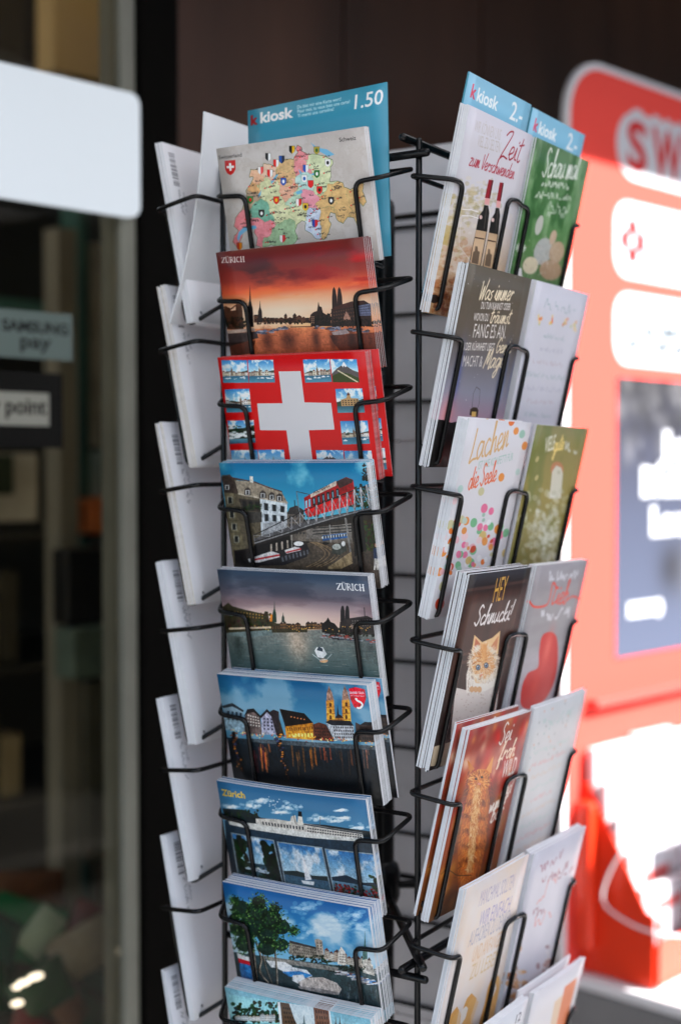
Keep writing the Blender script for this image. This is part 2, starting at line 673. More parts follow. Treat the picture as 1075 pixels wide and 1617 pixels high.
    def serif(self, s, p0, p1, ht, col, al=1.0):
        """roman capitals with thick and thin strokes"""
        q0, d, up, L, hh = self._base(p0, p1, ht)
        T_, t_ = .17, .07
        F = {
            'Z': (.85, [([(.05, .95), (.8, .95)], t_), ([(.72, .93), (.08, .06)], T_), ([(.05, .05), (.82, .05)], t_), ([(.06, .95), (.06, .8)], t_), ([(.82, .05), (.82, .22)], t_)]),
            'U': (.9, [([(.18, .97), (.18, .35), (.3, .08), (.5, .03)], T_), ([(.5, .03), (.68, .1), (.76, .35), (.76, .97)], t_), ([(.03, .97), (.33, .97)], t_), ([(.62, .97), (.9, .97)], t_)]),
            'R': (.88, [([(.2, .97), (.2, .03)], T_), ([(.05, .97), (.45, .97), (.66, .85), (.66, .62), (.45, .5), (.25, .5)], .1), ([(.42, .5), (.85, .03)], .13), ([(.05, .03), (.36, .03)], t_)]),
            'I': (.45, [([(.22, .97), (.22, .03)], T_), ([(.06, .97), (.38, .97)], t_), ([(.06, .03), (.38, .03)], t_)]),
            'C': (.88, [([(.8, .8), (.62, .96), (.42, .95)], t_), ([(.42, .95), (.18, .78), (.12, .5), (.18, .22), (.42, .05)], .14), ([(.42, .05), (.65, .04), (.82, .2)], t_)]),
            'H': (.95, [([(.2, .97), (.2, .03)], T_), ([(.74, .97), (.74, .03)], T_), ([(.2, .5), (.74, .5)], t_), ([(.05, .97), (.35, .97)], t_), ([(.05, .03), (.35, .03)], t_), ([(.6, .97), (.9, .97)], t_), ([(.6, .03), (.9, .03)], t_)]),
        }
        seq = [('U', True) if c == 'Ü' else (c, False) for c in s]
        tot = sum(F[c][0] for c, _ in seq)
        fx = L / tot
        x = 0
        for c, dots in seq:
            for st, wd in F[c][1]:
                pp = np.array(st)
                self.stroke(q0 + ((pp[:, 0] + x) * fx)[:, None] * d + (pp[:, 1] * hh)[:, None] * up, wd * hh, col, al, raw=True)
            if dots:
                for dx in (.3, .62):
                    c0 = q0 + d * ((x + dx) * fx) + up * (1.16 * hh)
                    self.stroke([c0, c0 + d * .5], .14 * hh, col, al, raw=True)
            x += F[c][0]

    def vgrad(self, stops, x0=0.0, x1=1.0):
        """whole-height gradient, stops in card fractions"""
        t = (np.arange(self.h) + .5) / self.h
        ps = [s[0] for s in stops]
        g = np.stack([np.interp(t, ps, [s[1][c] for s in stops]) for c in range(3)], -1)
        self.a[:, int(x0 * self.w):int(x1 * self.w)] = g[:, None]

    def mixin(self, fld, col, al=1.0, y0=0.0, y1=1.0):
        """blend a colour through a 0..1 field between two heights"""
        A, B = int(y0 * self.h), int(y1 * self.h)
        c = (np.clip(fld, 0, 1) * al)[A:B, :, None]
        self.a[A:B] = self.a[A:B] * (1 - c) + np.asarray(col) * c

    def grain(self, amt, seed=0, cell=2.2):
        n = fbm(self.h, self.w, self.h / (cell * 4), self.w / (cell * 4), seed, 3, .8) - .5
        self.a *= 1 + amt * n[..., None] * 2

    def snap(self):
        self.sky = self.a.copy()

    def detail(self, amt, y0=0.0, y1=1.0, seed=0):
        """small-scale tonal unevenness, as in a photograph of built-up ground"""
        A, B = int(y0 * self.h), int(y1 * self.h)
        h, w = B - A, self.w
        n = (fbm(h, w, h / 9, w / 7, seed, 3, .8) - .5) + .6 * (fbm(h, w, h / 26, w / 22, seed + 1, 3, .7) - .5)
        ramp = np.clip(np.minimum(np.arange(h), 40) / 40., 0, 1)[:, None] if y0 > 0 else 1.0
        m = 1.0
        if getattr(self, 'sky', None) is not None:
            m = np.clip(np.abs(self.a - self.sky).sum(-1)[A:B] * 6 - .15, 0, 1)
        self.a[A:B] *= (1 + amt * 1.6 * n * ramp * m)[..., None]

    def paste(self, sub, pts):
        """set a smaller picture into a quad (corners clockwise from top left)"""
        q = self.T(pts)
        x0, y0 = np.floor(q.min(0)).astype(int)
        x1, y1 = np.ceil(q.max(0)).astype(int)
        A, b = [], []
        for (x, y), (X, Y) in zip(q, [(0, 0), (1, 0), (1, 1), (0, 1)]):
            A.append([x, y, 1, 0, 0, 0, -X * x, -X * y])
            b.append(X)
            A.append([0, 0, 0, x, y, 1, -Y * x, -Y * y])
            b.append(Y)
        h = np.append(np.linalg.solve(np.array(A), np.array(b)), 1).reshape(3, 3)
        yy, xx = np.mgrid[max(0, y0):min(self.h, y1), max(0, x0):min(self.w, x1)]
        v = np.stack([xx + .5, yy + .5, np.ones(xx.shape)], -1) @ h.T
        uu, ww = v[..., 0] / v[..., 2], v[..., 1] / v[..., 2]
        m = (uu >= 0) & (uu < 1) & (ww >= 0) & (ww < 1)
        self.a[yy[m], xx[m]] = sub.a[(ww[m] * sub.h).astype(int), (uu[m] * sub.w).astype(int)]

    def windows(self, quad, nx, ny, col, fx=.5, fy=.55, al=1.0):
        tl, tr, br, bl = [np.array(p, float) for p in quad]

        def at(u, v):
            return (tl * (1 - u) + tr * u) * (1 - v) + (bl * (1 - u) + br * u) * v
        for i in range(nx):
            for j in range(ny):
                u0, v0 = (i + .5 - fx / 2) / nx, (j + .5 - fy / 2) / ny
                u1, v1 = (i + .5 + fx / 2) / nx, (j + .5 + fy / 2) / ny
                self.poly([at(u0, v0), at(u1, v0), at(u1, v1), at(u0, v1)], col, al)

    def material(self, name, rough=0.4, coat=0.0, gain=1.0, lift=0.0, spec=0.5):
        a = self.a
        if gain != 1.0:
            l = s2l(np.clip(a, 0, 1)) * gain
            l = np.where(l > .7, .7 + (1 - np.exp(-(l - .7) / .22)) * .22, l)
            a = l2s(l)
        if lift:
            a = a * (1 - lift) + lift * (3 * a * a - 2 * a ** 3)
        a = np.clip(a, 0.012, 0.97)
        img = bpy.data.images.new(name, self.w, self.h, alpha=False)
        px = np.ones((self.h, self.w, 4), np.float32)
        px[..., :3] = a[::-1]
        img.pixels.foreach_set(px.ravel())
        img.update()
        img.pack()
        m = bpy.data.materials.new(name)
        m.use_nodes = True
        nt = m.node_tree
        b = nt.nodes["Principled BSDF"]
        tx = nt.nodes.new("ShaderNodeTexImage")
        tx.image = img
        tx.extension = 'EXTEND'
        uv = nt.nodes.new("ShaderNodeUVMap")
        uv.uv_map = "UVMap"
        nt.links.new(uv.outputs[0], tx.inputs[0])
        nt.links.new(tx.outputs[0], b.inputs["Base Color"])
        b.inputs["Roughness"].default_value = rough
        b.inputs["Coat Weight"].default_value = coat
        b.inputs["Coat Roughness"].default_value = 0.12
        b.inputs["Specular IOR Level"].default_value = spec
        return m

# ------------------------------------------------------------------ the pictures printed on the cards
QF = [[(342, 233), (580, 198), (604, 410), (369, 431)], [(342, 399), (579, 376), (603, 584), (369, 593)],
      [(343, 565), (579, 553), (603, 757), (370, 755)], [(343, 730), (579, 729), (603, 929), (370, 916)],
      [(344, 894), (579, 905), (603, 1100), (371, 1077)], [(345, 1063), (580, 1086), (603, 1277), (372, 1243)],
      [(346, 1226), (580, 1259), (603, 1446), (372, 1402)], [(347, 1390), (580, 1435), (604, 1618), (373, 1563)],
      [(347, 1551), (580, 1607), (603, 1785), (373, 1720)]]
QN = [[(741, 163), (841, 211), (780, 511), (678, 491)], [(741, 414), (840, 441), (779, 736), (677, 736)],
      [(740, 664), (839, 670), (779, 959), (677, 979)], [(739, 911), (838, 897), (778, 1181), (676, 1220)],
      [(738, 1157), (837, 1123), (777, 1401), (676, 1460)], [(738, 1402), (836, 1347), (776, 1621), (675, 1698)],
      [(737, 1644), (835, 1570), (775, 1838), (675, 1935)]]
QR = [[(848, 215), (931, 255), (874, 530), (788, 513)], [(847, 444), (930, 466), (873, 736), (787, 736)],
      [(846, 671), (929, 676), (872, 942), (787, 958)], [(845, 896), (928, 884), (871, 1146), (786, 1179)],
      [(844, 1121), (926, 1091), (870, 1348), (785, 1397)], [(843, 1343), (925, 1297), (869, 1550), (784, 1615)],
      [(842, 1564), (924, 1502), (868, 1750), (783, 1831)]]
TW, TH_ = 660, 477
GW, GH = 380, 524
R255 = lambda r, g, b: (r / 255, g / 255, b / 255)


def skyclouds(p, seed, y1, cols, cloud, al, thr=.5, cy=3, cx=4, sharp=3.0):
    p.vgrad(cols)
    f = fbm(p.h, p.w, cy, cx, seed, 6, .55)
    p.mixin((f - thr) * sharp, cloud, al, 0, y1)


def water(p, pts, top, bot, lines, seed, al=.5, step=5):
    """water body: gradient and broken horizontal ripple strokes"""
    p.tpoly(pts, [(0, top), (1, bot)])
    rs = random.Random(seed)
    ys = [q[1] for q in pts]
    xs = [q[0] for q in pts]
    y = min(ys)
    while y < max(ys):
        for _ in range(9):
            x = rs.uniform(min(xs), max(xs))
            L = rs.uniform(8, 40)
            p.stroke([(x, y), (x + L, y + L * .03)], rs.uniform(1.0, 2.6), rs.choice(lines), al * rs.random())
        y += step


def trees(p, x0, x1, y, h, col, seed, n=40, spread=.5):
    rs = random.Random(seed)
    for _ in range(n):
        c = tuple(max(0, v * rs.uniform(.5, 1.6)) for v in col)
        p.ell(rs.uniform(x0, x1), y - h * rs.random() ** 1.4, rs.uniform(.2, .5) * h * spread, rs.uniform(.15, .4) * h * spread, c, .9, rs.uniform(0, 3), 9)


def town(p, x0, y0, x1, y1, hmin, hmax, seed, cols, roofs, n=12, win=None):
    rs = random.Random(seed)
    x = 0.0
    while x < 1:
        w = rs.uniform(.6, 1.5) / n
        a, b = x, min(1, x + w)
        xa, xb = x0 + (x1 - x0) * a, x0 + (x1 - x0) * b
        ya, yb = y0 + (y1 - y0) * a, y0 + (y1 - y0) * b
        h = rs.uniform(hmin, hmax)
        c = rs.choice(cols)
        p.poly([(xa, ya), (xa, ya - h), (xb, yb - h), (xb, yb)], c)
        r = rs.choice(roofs)
        if rs.random() < .6:
            p.poly([(xa - 1, ya - h), ((xa + xb) / 2, (ya + yb) / 2 - h * 1.35), (xb + 1, yb - h)], r)
        else:
            p.poly([(xa - 1, ya - h), (xa + 2, ya - h * 1.22), (xb - 2, yb - h * 1.22), (xb + 1, yb - h)], r)
        if win:
            p.windows([(xa, ya - h), (xb, yb - h), (xb, yb), (xa, ya)], max(2, int((xb - xa) / 7)), max(2, int(h / 9)), win, .45, .5, .8)
        x += w


def boats(p, x0, y0, x1, y1, n, seed, cols, s=10):
    rs = random.Random(seed)
    for _ in range(n):
        t = rs.random()
        x, y = x0 + (x1 - x0) * t, y0 + (y1 - y0) * t + rs.uniform(-.6, .6) * s
        L = rs.uniform(.6, 1.5) * s
        c = rs.choice(cols)
        p.poly([(x - L, y), (x + L, y), (x + L * .7, y + L * .35), (x - L * .8, y + L * .35)], c, .95)
        p.poly([(x - L * .5, y), (x - L * .3, y - L * .3), (x + L * .4, y - L * .3), (x + L * .6, y)], rs.choice(cols), .9)


def spire(p, x, yb, yt, w, col, body=.55):
    ym = yb + (yt - yb) * body
    p.poly([(x - w, yb), (x - w * .8, ym), (x - w * .25, ym + (yt - ym) * .35), (x, yt), (x + w * .25, ym + (yt - ym) * .35), (x + w * .8, ym), (x + w, yb)], col)


def mini(seed, kind):
    """small holiday view for collage cards"""
    rs = random.Random(seed)
    p = Print(120, 110)
    skyclouds(p, seed, .6, [(0, (.22, .45, .66)), (.6, (.66, .78, .85)), (1, (.66, .78, .85))], (.9, .92, .95), .8, .5)
    if kind == 'mount':
        p.poly([(0, 70), (25, 45), (48, 30), (60, 12), (72, 34), (95, 52), (120, 62), (120, 110), (0, 110)], (.32, .3, .3))
        p.poly([(48, 30), (60, 12), (72, 34), (64, 38), (58, 30), (54, 40)], (.88, .9, .94))
        p.poly([(0, 80), (40, 62), (80, 70), (120, 90), (120, 110), (0, 110)], (.22, .26, .13))
        p.stroke([(30, 55), (110, 108)], 6, (.7, .66, .56))
    elif kind == 'castle':
        p.poly([(0, 62), (40, 50), (90, 58), (120, 48), (120, 110), (0, 110)], (.2, .27, .22))
        p.poly([(20, 80), (20, 50), (45, 44), (50, 30), (62, 30), (66, 44), (98, 46), (100, 82)], (.62, .5, .36))
        p.poly([(47, 31), (56, 16), (65, 31)], (.35, .2, .15))
        p.windows([(22, 52), (98, 48), (98, 78), (22, 78)], 6, 3, (.2, .16, .14))
        p.tpoly([(0, 80), (120, 80), (120, 110), (0, 110)], [(0, (.2, .33, .38)), (1, (.32, .5, .55))])
    elif kind == 'falls':
        p.poly([(0, 40), (120, 34), (120, 110), (0, 110)], (.12, .17, .12))
        trees(p, 0, 120, 50, 24, (.12, .18, .1), seed, 30)
        for _ in range(26):
            x = rs.uniform(5, 115)
            p.ell(x, rs.uniform(55, 84), rs.uniform(6, 16), rs.uniform(3, 7), (.86, .9, .93), .75)
        p.tpoly([(0, 88), (120, 88), (120, 110), (0, 110)], [(0, (.35, .5, .55)), (1, (.18, .32, .4))])
    elif kind == 'sail':
        p.poly([(0, 70), (40, 64), (80, 70), (120, 66), (120, 110), (0, 110)], (.14, .2, .2))
        p.tpoly([(0, 78), (120, 78), (120, 110), (0, 110)], [(0, (.25, .36, .44)), (1, (.36, .46, .5))])
        p.poly([(58, 84), (64, 20), (76, 80)], (.94, .94, .96))
        p.poly([(46, 86), (82, 84), (78, 93), (50, 93)], (.9, .9, .9))
    elif kind == 'flowers':
        p.poly([(0, 64), (40, 54), (80, 66), (120, 60), (120, 110), (0, 110)], (.12, .2, .26))
        p.tpoly([(0, 72), (120, 72), (120, 110), (0, 110)], [(0, (.4, .52, .6)), (1, (.2, .3, .3))])
        for _ in range(150):
            p.ell(rs.uniform(0, 120), rs.uniform(78, 110), rs.uniform(2, 4), rs.uniform(2, 3), rs.choice([(.5, .05, .06), (.62, .08, .08), (.1, .2, .08), (.34, .04, .05)]))
        trees(p, 100, 120, 78, 30, (.08, .16, .08), seed, 20)
    elif kind == 'garden':
        p.poly([(0, 70), (120, 62), (120, 110), (0, 110)], (.2, .3, .34))
        p.tpoly([(0, 76), (120, 72), (120, 110), (0, 110)], [(0, (.3, .42, .5)), (1, (.24, .3, .3))])
        trees(p, 0, 34, 86, 80, (.08, .16, .07), seed, 60, .35)
        trees(p, 88, 120, 90, 80, (.08, .15, .07), seed + 1, 60, .35)
        trees(p, 60, 110, 104, 30, (.1, .14, .08), seed + 2, 40, .4)
        boats(p, 20, 86, 80, 80, 6, seed, [(.9, .9, .9), (.7, .75, .8)], 8)
    else:
        p.poly([(0, 66), (30, 54), (70, 62), (120, 50), (120, 110), (0, 110)], (.2, .28, .24))
        town(p, 0, 78, 120, 76, 10, 22, seed, [(.75, .7, .62), (.6, .55, .5), (.85, .82, .78)], [(.4, .22, .16), (.3, .2, .18)], 9, (.2, .2, .22))
        spire(p, 45 + seed % 40, 76, 26, 5, (.42, .36, .3))
        p.tpoly([(0, 78), (120, 76), (120, 110), (0, 110)], [(0, (.2, .36, .44)), (1, (.3, .5, .58))])
        boats(p, 5, 90, 115, 86, 7, seed, [(.92, .92, .92), (.8, .84, .9)], 7)
    p.grain(.05, seed, 1.0)
    return p


def print_map():
    p = Print(TW, TH_, (.66, .64, .63), QF[0], (330, 190), 3.981)
    f = fbm(TH_, TW, 6, 8, 3, 6, .7)
    p.mixin(1 - f, (.52, .48, .45), .30)
    p.mixin(np.abs(f - .5) * 4 < .28, (.5, .46, .42), .12)
    out = [(150, 760), (165, 720), (190, 690), (160, 660), (170, 610), (210, 560), (245, 480), (240, 440), (275, 390), (290, 350), (262, 350), (275, 303), (325, 300), (345, 285),
           (360, 262), (390, 268), (420, 280), (450, 250), (500, 235), (545, 238), (560, 215), (575, 190), (560, 170), (572, 148), (600, 160), (600, 185), (640, 205), (690, 205), (740, 215),
           (790, 238), (800, 260), (780, 290), (785, 340), (778, 380), (830, 378), (862, 390), (868, 412), (910, 430), (945, 415), (960, 390), (990, 392), (985, 440), (1010, 510), (985, 535), (955, 500), (940, 560),
           (965, 620), (950, 660), (930, 610), (890, 605), (860, 645), (825, 625), (810, 580), (780, 575), (770, 620), (785, 650), (770, 700), (745, 745), (690, 745), (650, 700), (620, 690), (625, 640), (600, 625),
           (570, 650), (555, 690), (575, 740), (540, 780), (470, 790), (400, 780), (340, 800), (305, 785), (312, 735), (290, 700), (300, 670), (250, 660), (225, 690), (205, 750), (180, 790)]
    seeds = [(430, 480, (.72, .73, .58)), (470, 580, (.72, .73, .58)), (350, 400, (.72, .73, .58)), (500, 330, (.74, .6, .45)), (520, 440, (.78, .58, .5)), (600, 290, (.80, .50, .52)),
             (600, 190, (.78, .48, .5)), (700, 250, (.70, .74, .60)), (740, 330, (.72, .75, .6)), (640, 480, (.78, .5, .55)), (560, 490, (.6, .7, .62)), (340, 570, (.42, .6, .53)),
             (270, 480, (.6, .52, .45)), (200, 640, (.78, .46, .48)), (350, 680, (.78, .47, .5)), (500, 690, (.52, .62, .5)), (420, 740, (.52, .62, .5)), (690, 620, (.66, .7, .8)), (850, 480, (.74, .6, .42)), (950, 470, (.74, .6, .42)),
             (760, 480, (.74, .6, .42)), (310, 340, (.78, .6, .5)), (380, 300, (.75, .62, .55)), (480, 270, (.72, .6, .45)), (700, 400, (.68, .72, .58)), (630, 390, (.6, .72, .7)), (570, 560, (.72, .73, .58)), (280, 420, (.75, .58, .42)), (740, 620, (.74, .6, .42))]
    q = p.T(out)
    cov, x0, y0 = p.cover(q)
    st = p.T([s[:2] for s in seeds])
    yy, xx = np.mgrid[0:cov.shape[0], 0:cov.shape[1]]
    wx = (fbm(*cov.shape, 12, 16, 11) - .5) * 26
    wy = (fbm(*cov.shape, 12, 16, 12) - .5) * 26
    d = np.stack([np.hypot(xx + x0 + wx - s[0], yy + y0 + wy - s[1]) for s in st])
    o2 = np.sort(d, axis=0)
    idx = d.argmin(0)
    colr = np.array([s[2] for s in seeds])[idx]
    rel = fbm(*cov.shape, 20, 26, 5, 5, .8)[..., None]
    colr = colr * (.88 + .2 * rel)
    c = np.clip(cov, 0, 1)[..., None]
    v = p.a[y0:y0 + cov.shape[0], x0:x0 + cov.shape[1]]
    v[:] = v * (1 - c) + colr[:v.shape[0], :v.shape[1]] * c
    edge = ((o2[1] - o2[0]) < 1.6) * cov * .35
    p._blend(edge, x0, y0, (.3, .38, .25), 1)
    rs = random.Random(5)
    jag = []
    for i in range(len(out)):
        a, b = np.array(out[i]), np.array(out[(i + 1) % len(out)])
        for t in (0, .33, .66):
            jag.append(a + (b - a) * t + np.array([rs.uniform(-3, 3), rs.uniform(-3, 3)]))
    p.stroke(jag + [jag[0]], 2.6, (.22, .32, .18), .9)
    lake = (.35, .58, .72)
    for l in ([(655, 130), (700, 165), (760, 175), (808, 208), (770, 222), (725, 195), (690, 175)], [(180, 740), (190, 700), (225, 665), (300, 655), (310, 675), (240, 690), (205, 720), (190, 760)],
              [(320, 460), (340, 430), (335, 465), (318, 480)], [(580, 300), (600, 320), (598, 340), (584, 320)], [(560, 445), (600, 430), (605, 450), (570, 462)], [(660, 330), (710, 318), (706, 330), (665, 340)], [(400, 380), (440, 330), (450, 335), (408, 395)]):
        p.poly(l, lake, .9)
    for _ in range(210):
        x, y = rs.uniform(200, 980), rs.uniform(160, 780)
        L = rs.uniform(18, 46)
        i, j = p.T([(x, y)])[0]
        if 0 <= int(j - y0) < cov.shape[0] and 0 <= int(i - x0) < cov.shape[1] and cov[int(j - y0), int(i - x0)] > .5:
            p.scrawl((x, y), (x + L, y - L * .12), 9, (.12, .12, .12), 2.6, int(x), .8)
            if rs.random() < .5:
                p.ell(x - 6, y, 4.5, 4.5, (.75, .1, .12))
    sh = [(538, 178, (.75, .58, .12), (.1, .1, .1)), (695, 183, (.55, .5, .2), (.2, .35, .12)), (385, 224, (.88, .88, .88), (.1, .1, .1)), (436, 264, (.88, .88, .88), (.75, .1, .1)), (472, 240, (.1, .15, .25), (.12, .3, .55)), (765, 262, (.9, .9, .9), (.1, .1, .1)),
          (336, 310, (.85, .3, .3), (.9, .85, .85)), (396, 328, (.9, .9, .9), (.78, .1, .1)), (625, 298, (.85, .88, .92), (.12, .3, .6)), (696, 332, (.1, .4, .18), (.85, .9, .85)), (482, 380, (.12, .3, .6), (.9, .9, .92)), (616, 362, (.9, .93, .96), (.15, .35, .6)),
          (656, 396, (.75, .08, .1), (.75, .08, .1)), (712, 434, (.75, .1, .1), (.15, .12, .1)), (268, 496, (.2, .45, .25), (.75, .15, .12)), (436, 498, (.75, .15, .1), (.8, .6, .1)), (786, 502, (.12, .12, .12), (.88, .88, .88)), (580, 512, (.72, .1, .12), (.9, .85, .85)),
          (622, 540, (.75, .6, .15), (.1, .1, .1)), (340, 582, (.1, .1, .1), (.88, .88, .88)), (252, 590, (.15, .4, .22), (.9, .9, .9)), (682, 646, (.7, .1, .15), (.1, .25, .55)), (474, 742, (.72, .12, .15), (.88, .85, .85)), (195, 790, (.75, .45, .1), (.6, .2, .1))]
    for x, y, c1, c2 in sh:
        w, h = 17, 24
        p.poly([(x - w - 2, y - h - 2), (x + w + 2, y - h - 2), (x + w + 2, y + 8), (x, y + h + 2), (x - w - 2, y + 8)], (.2, .2, .18), .6)
        p.poly([(x - w, y - h), (x + w, y - h), (x + w, y + 8), (x + w * .6, y + h * .75), (x, y + h), (x - w * .6, y + h * .75), (x - w, y + 8)], c1)
        if rs.random() < .6:
            p.poly([(x - w, y - h), (x, y - h), (x, y + h), (x - w * .6, y + h * .75), (x - w, y + 8)], c2)
        else:
            p.ell(x, y - 2, w * .5, h * .5, c2)
    p.poly([(103, 248), (172, 242), (174, 300), (160, 325), (140, 338), (118, 325), (106, 300)], (.66, .1, .1))
    p.poly([(131, 262), (145, 261), (146, 278), (163, 277), (164, 292), (147, 293), (148, 310), (134, 311), (133, 294), (116, 295), (115, 280), (132, 279)], (.93, .93, .93))
    p.text("Switzerland", (66, 238), (215, 220), 22, (.12, .12, .12))
    p.text("Schweiz", (840, 128), (944, 115), 23, (.1, .1, .1))
    p.text("Svizzera", (985, 826), (1052, 816), 20, (.1, .1, .1))
    return p


def print_sunset():
    p = Print(TW, TH_, (.3, .1, .1), QF[1], (335, 370), 3.707)
    skyclouds(p, 21, 1, [(0, R255(95, 38, 34)), (.12, R255(105, 40, 40)), (.24, R255(130, 55, 48)), (.34, R255(196, 88, 58)), (.40, R255(212, 140, 108)), (.5, R255(206, 164, 140)), (.62, R255(196, 138, 104)), (.72, R255(140, 84, 60)), (1, R255(60, 25, 20))], R255(60, 34, 40), .0)
    f = fbm(TH_, TW, 7, 3, 31, 5, .55)
    xg = np.linspace(0, 1, TW)[None]
    yg = np.linspace(0, 1, TH_)[:, None]
    p.mixin(np.clip((f - .35) * 2.4, 0, 1) * np.exp(-((yg - .2) / .12) ** 2) * np.clip(1.2 - np.abs(xg - .42) * 2.2, 0, 1), R255(58, 36, 44), .95)
    p.mixin(np.clip((f - .3) * 2.2, 0, 1) * np.exp(-((yg - .12 - .1 * xg) / .12) ** 2) * np.clip((xg - .35) * 2.4, 0, 1), R255(176, 20, 26), .95)
    p.mixin(np.clip((f - .4) * 3, 0, 1) * np.exp(-((yg - .26) / .07) ** 2) * np.clip((xg - .45) * 2.2, 0, 1), R255(96, 24, 34), .8)
    p.mixin(np.clip((fbm(TH_, TW, 14, 3, 33) - .4) * 2.4, 0, 1) * np.exp(-((yg - .36) / .045) ** 2), R255(222, 104, 62), .75)
    p.mixin(np.exp(-((xg - .38) / .28) ** 2 - ((yg - .56) / .12) ** 2), R255(226, 194, 172), .7)
    p.mixin(np.exp(-((xg - .55) / .25) ** 2 - ((yg - .66) / .05) ** 2), R255(230, 168, 112), .6)
    p.snap()
    water(p, [(100, 560), (960, 545), (1050, 800), (100, 800)], R255(196, 120, 84), R255(120, 58, 40), [R255(212, 132, 92), R255(110, 50, 36), R255(60, 28, 22), R255(190, 96, 60)], 3, .55)
    for x, w in ((330, 40), (620, 30), (720, 24), (830, 26), (455, 60)):
        p.glow(x, 620, w, R255(30, 14, 12), .6, 70)
    dk = R255(34, 22, 20)
    m1, m2 = R255(56, 36, 30), R255(74, 50, 40)
    town(p, 250, 520, 620, 525, 20, 44, 5, [m1, dk, m2], [dk, R255(60, 30, 24)], 16, R255(110, 76, 54))
    trees(p, 260, 620, 528, 30, (.1, .08, .06), 8, 70, .6)
    p.poly([(70, 560), (68, 452), (78, 425), (108, 432), (112, 450), (142, 446), (144, 412), (178, 412), (182, 440), (190, 560)], R255(72, 46, 34))
    p.poly([(64, 430), (80, 420), (110, 436), (150, 408), (182, 414), (178, 420), (140, 424), (112, 446)], R255(80, 50, 36))
    trees(p, 70, 200, 545, 60, (.12, .09, .05), 9, 80, .35)
    spire(p, 229, 545, 298, 20, R255(26, 24, 26), .42)
    spire(p, 288, 520, 388, 14, R255(38, 32, 34), .5)
    p.poly([(590, 545), (588, 478), (606, 462), (628, 455), (636, 400), (642, 428), (655, 432), (662, 465), (684, 478), (706, 470), (712, 545)], R255(38, 26, 24))
    p.windows([(592, 484), (612, 484), (612, 530), (592, 530)], 2, 4, R255(150, 120, 100), .5, .5)
    trees(p, 612, 720, 540, 70, (.05, .05, .04), 10, 60, .3)
    for x in (733, 764):
        p.poly([(x - 16, 440), (x - 16, 372), (x - 12, 330), (x - 4, 314), (x + 4, 330), (x + 12, 372), (x + 16, 440)], R255(40, 26, 26))
    p.poly([(712, 545), (712, 445), (730, 432), (832, 404), (905, 396), (945, 420), (952, 548)], R255(48, 34, 32))
    p.poly([(712, 446), (740, 428), (830, 402), (905, 396), (912, 412), (840, 432), (720, 452)], R255(62, 36, 32))
    p.stroke([(866, 400), (868, 344)], 5, R255(40, 28, 28))
    p.poly([(784, 498), (800, 458), (824, 496), (824, 508), (786, 508)], R255(140, 108, 96))
    p.poly([(856, 486), (856, 430), (944, 414), (948, 486)], R255(92, 96, 116))
    p.windows([(858, 434), (944, 420), (946, 484), (858, 484)], 8, 4, R255(40, 40, 52), .5, .5)
    p.windows([(722, 455), (850, 432), (850, 520), (722, 530)], 9, 4, R255(110, 80, 62), .35, .4, .7)
    trees(p, 720, 960, 550, 46, (.05, .045, .035), 12, 110, .35)
    p.stroke([(470, 548), (600, 546)], 5, R255(80, 44, 34))
    p.poly([(80, 565), (250, 552), (262, 570), (84, 585)], R255(150, 132, 122))
    p.poly([(80, 585), (265, 572), (278, 610), (100, 660), (84, 660)], R255(62, 52, 52))
    boats(p, 270, 580, 460, 552, 26, 4, [R255(90, 100, 120), R255(60, 66, 80), R255(130, 130, 140)], 16)
    boats(p, 620, 552, 950, 575, 30, 6, [R255(110, 120, 140), R255(70, 74, 90), R255(60, 50, 50)], 15)
    p.poly([(714, 580), (800, 565), (820, 588), (760, 600), (720, 596)], R255(140, 128, 128))
    p.poly([(700, 600), (1060, 580), (1060, 800), (820, 760), (720, 640)], R255(40, 18, 18), .55)
    p.poly([(90, 640), (260, 625), (240, 700), (90, 720)], R255(28, 16, 16), .6)
    p.serif("ZÜRICH", (60, 168), (200, 162), 30, R255(205, 190, 184))
    p.detail(0.13, 0.0, 1.0, 4)
    return p


def cross_card():
    p = Print(TW, TH_, R255(176, 12, 18), QF[2], (230, 530), 2.5)
    p.mixin(fbm(TH_, TW, 3, 4, 9), R255(160, 8, 14), .35)
    W = R255(176, 174, 178)
    p.poly([(530, 140), (618, 138), (634, 262), (740, 264), (754, 370), (652, 373), (668, 500), (580, 500), (562, 374), (456, 374), (444, 268), (546, 266)], W)
    ks = [('town', [(298, 98), (402, 96), (410, 186), (306, 188)]), ('lake', [(406, 96), (508, 94), (516, 184), (412, 186)]), ('town', [(627, 92), (732, 90), (742, 180), (636, 184)]), ('mount', [(735, 90), (840, 90), (852, 182), (746, 182)]),
          ('lake', [(312, 214), (412, 210), (422, 302), (320, 306)]), ('castle', [(756, 208), (862, 206), (874, 302), (766, 304)]), ('falls', [(324, 338), (430, 334), (438, 424), (332, 430)]), ('town', [(776, 336), (884, 334), (894, 426), (786, 430)]),
          ('town', [(337, 455), (446, 452), (456, 545), (346, 548)]), ('lake', [(448, 452), (552, 450), (562, 544), (458, 545)]), ('mount', [(680, 452), (788, 452), (798, 540), (690, 542)]), ('town', [(792, 454), (900, 454), (910, 540), (802, 540)])]
    for i, (k, q) in enumerate(ks):
        p.paste(mini(40 + i * 7, k), q)
    return p


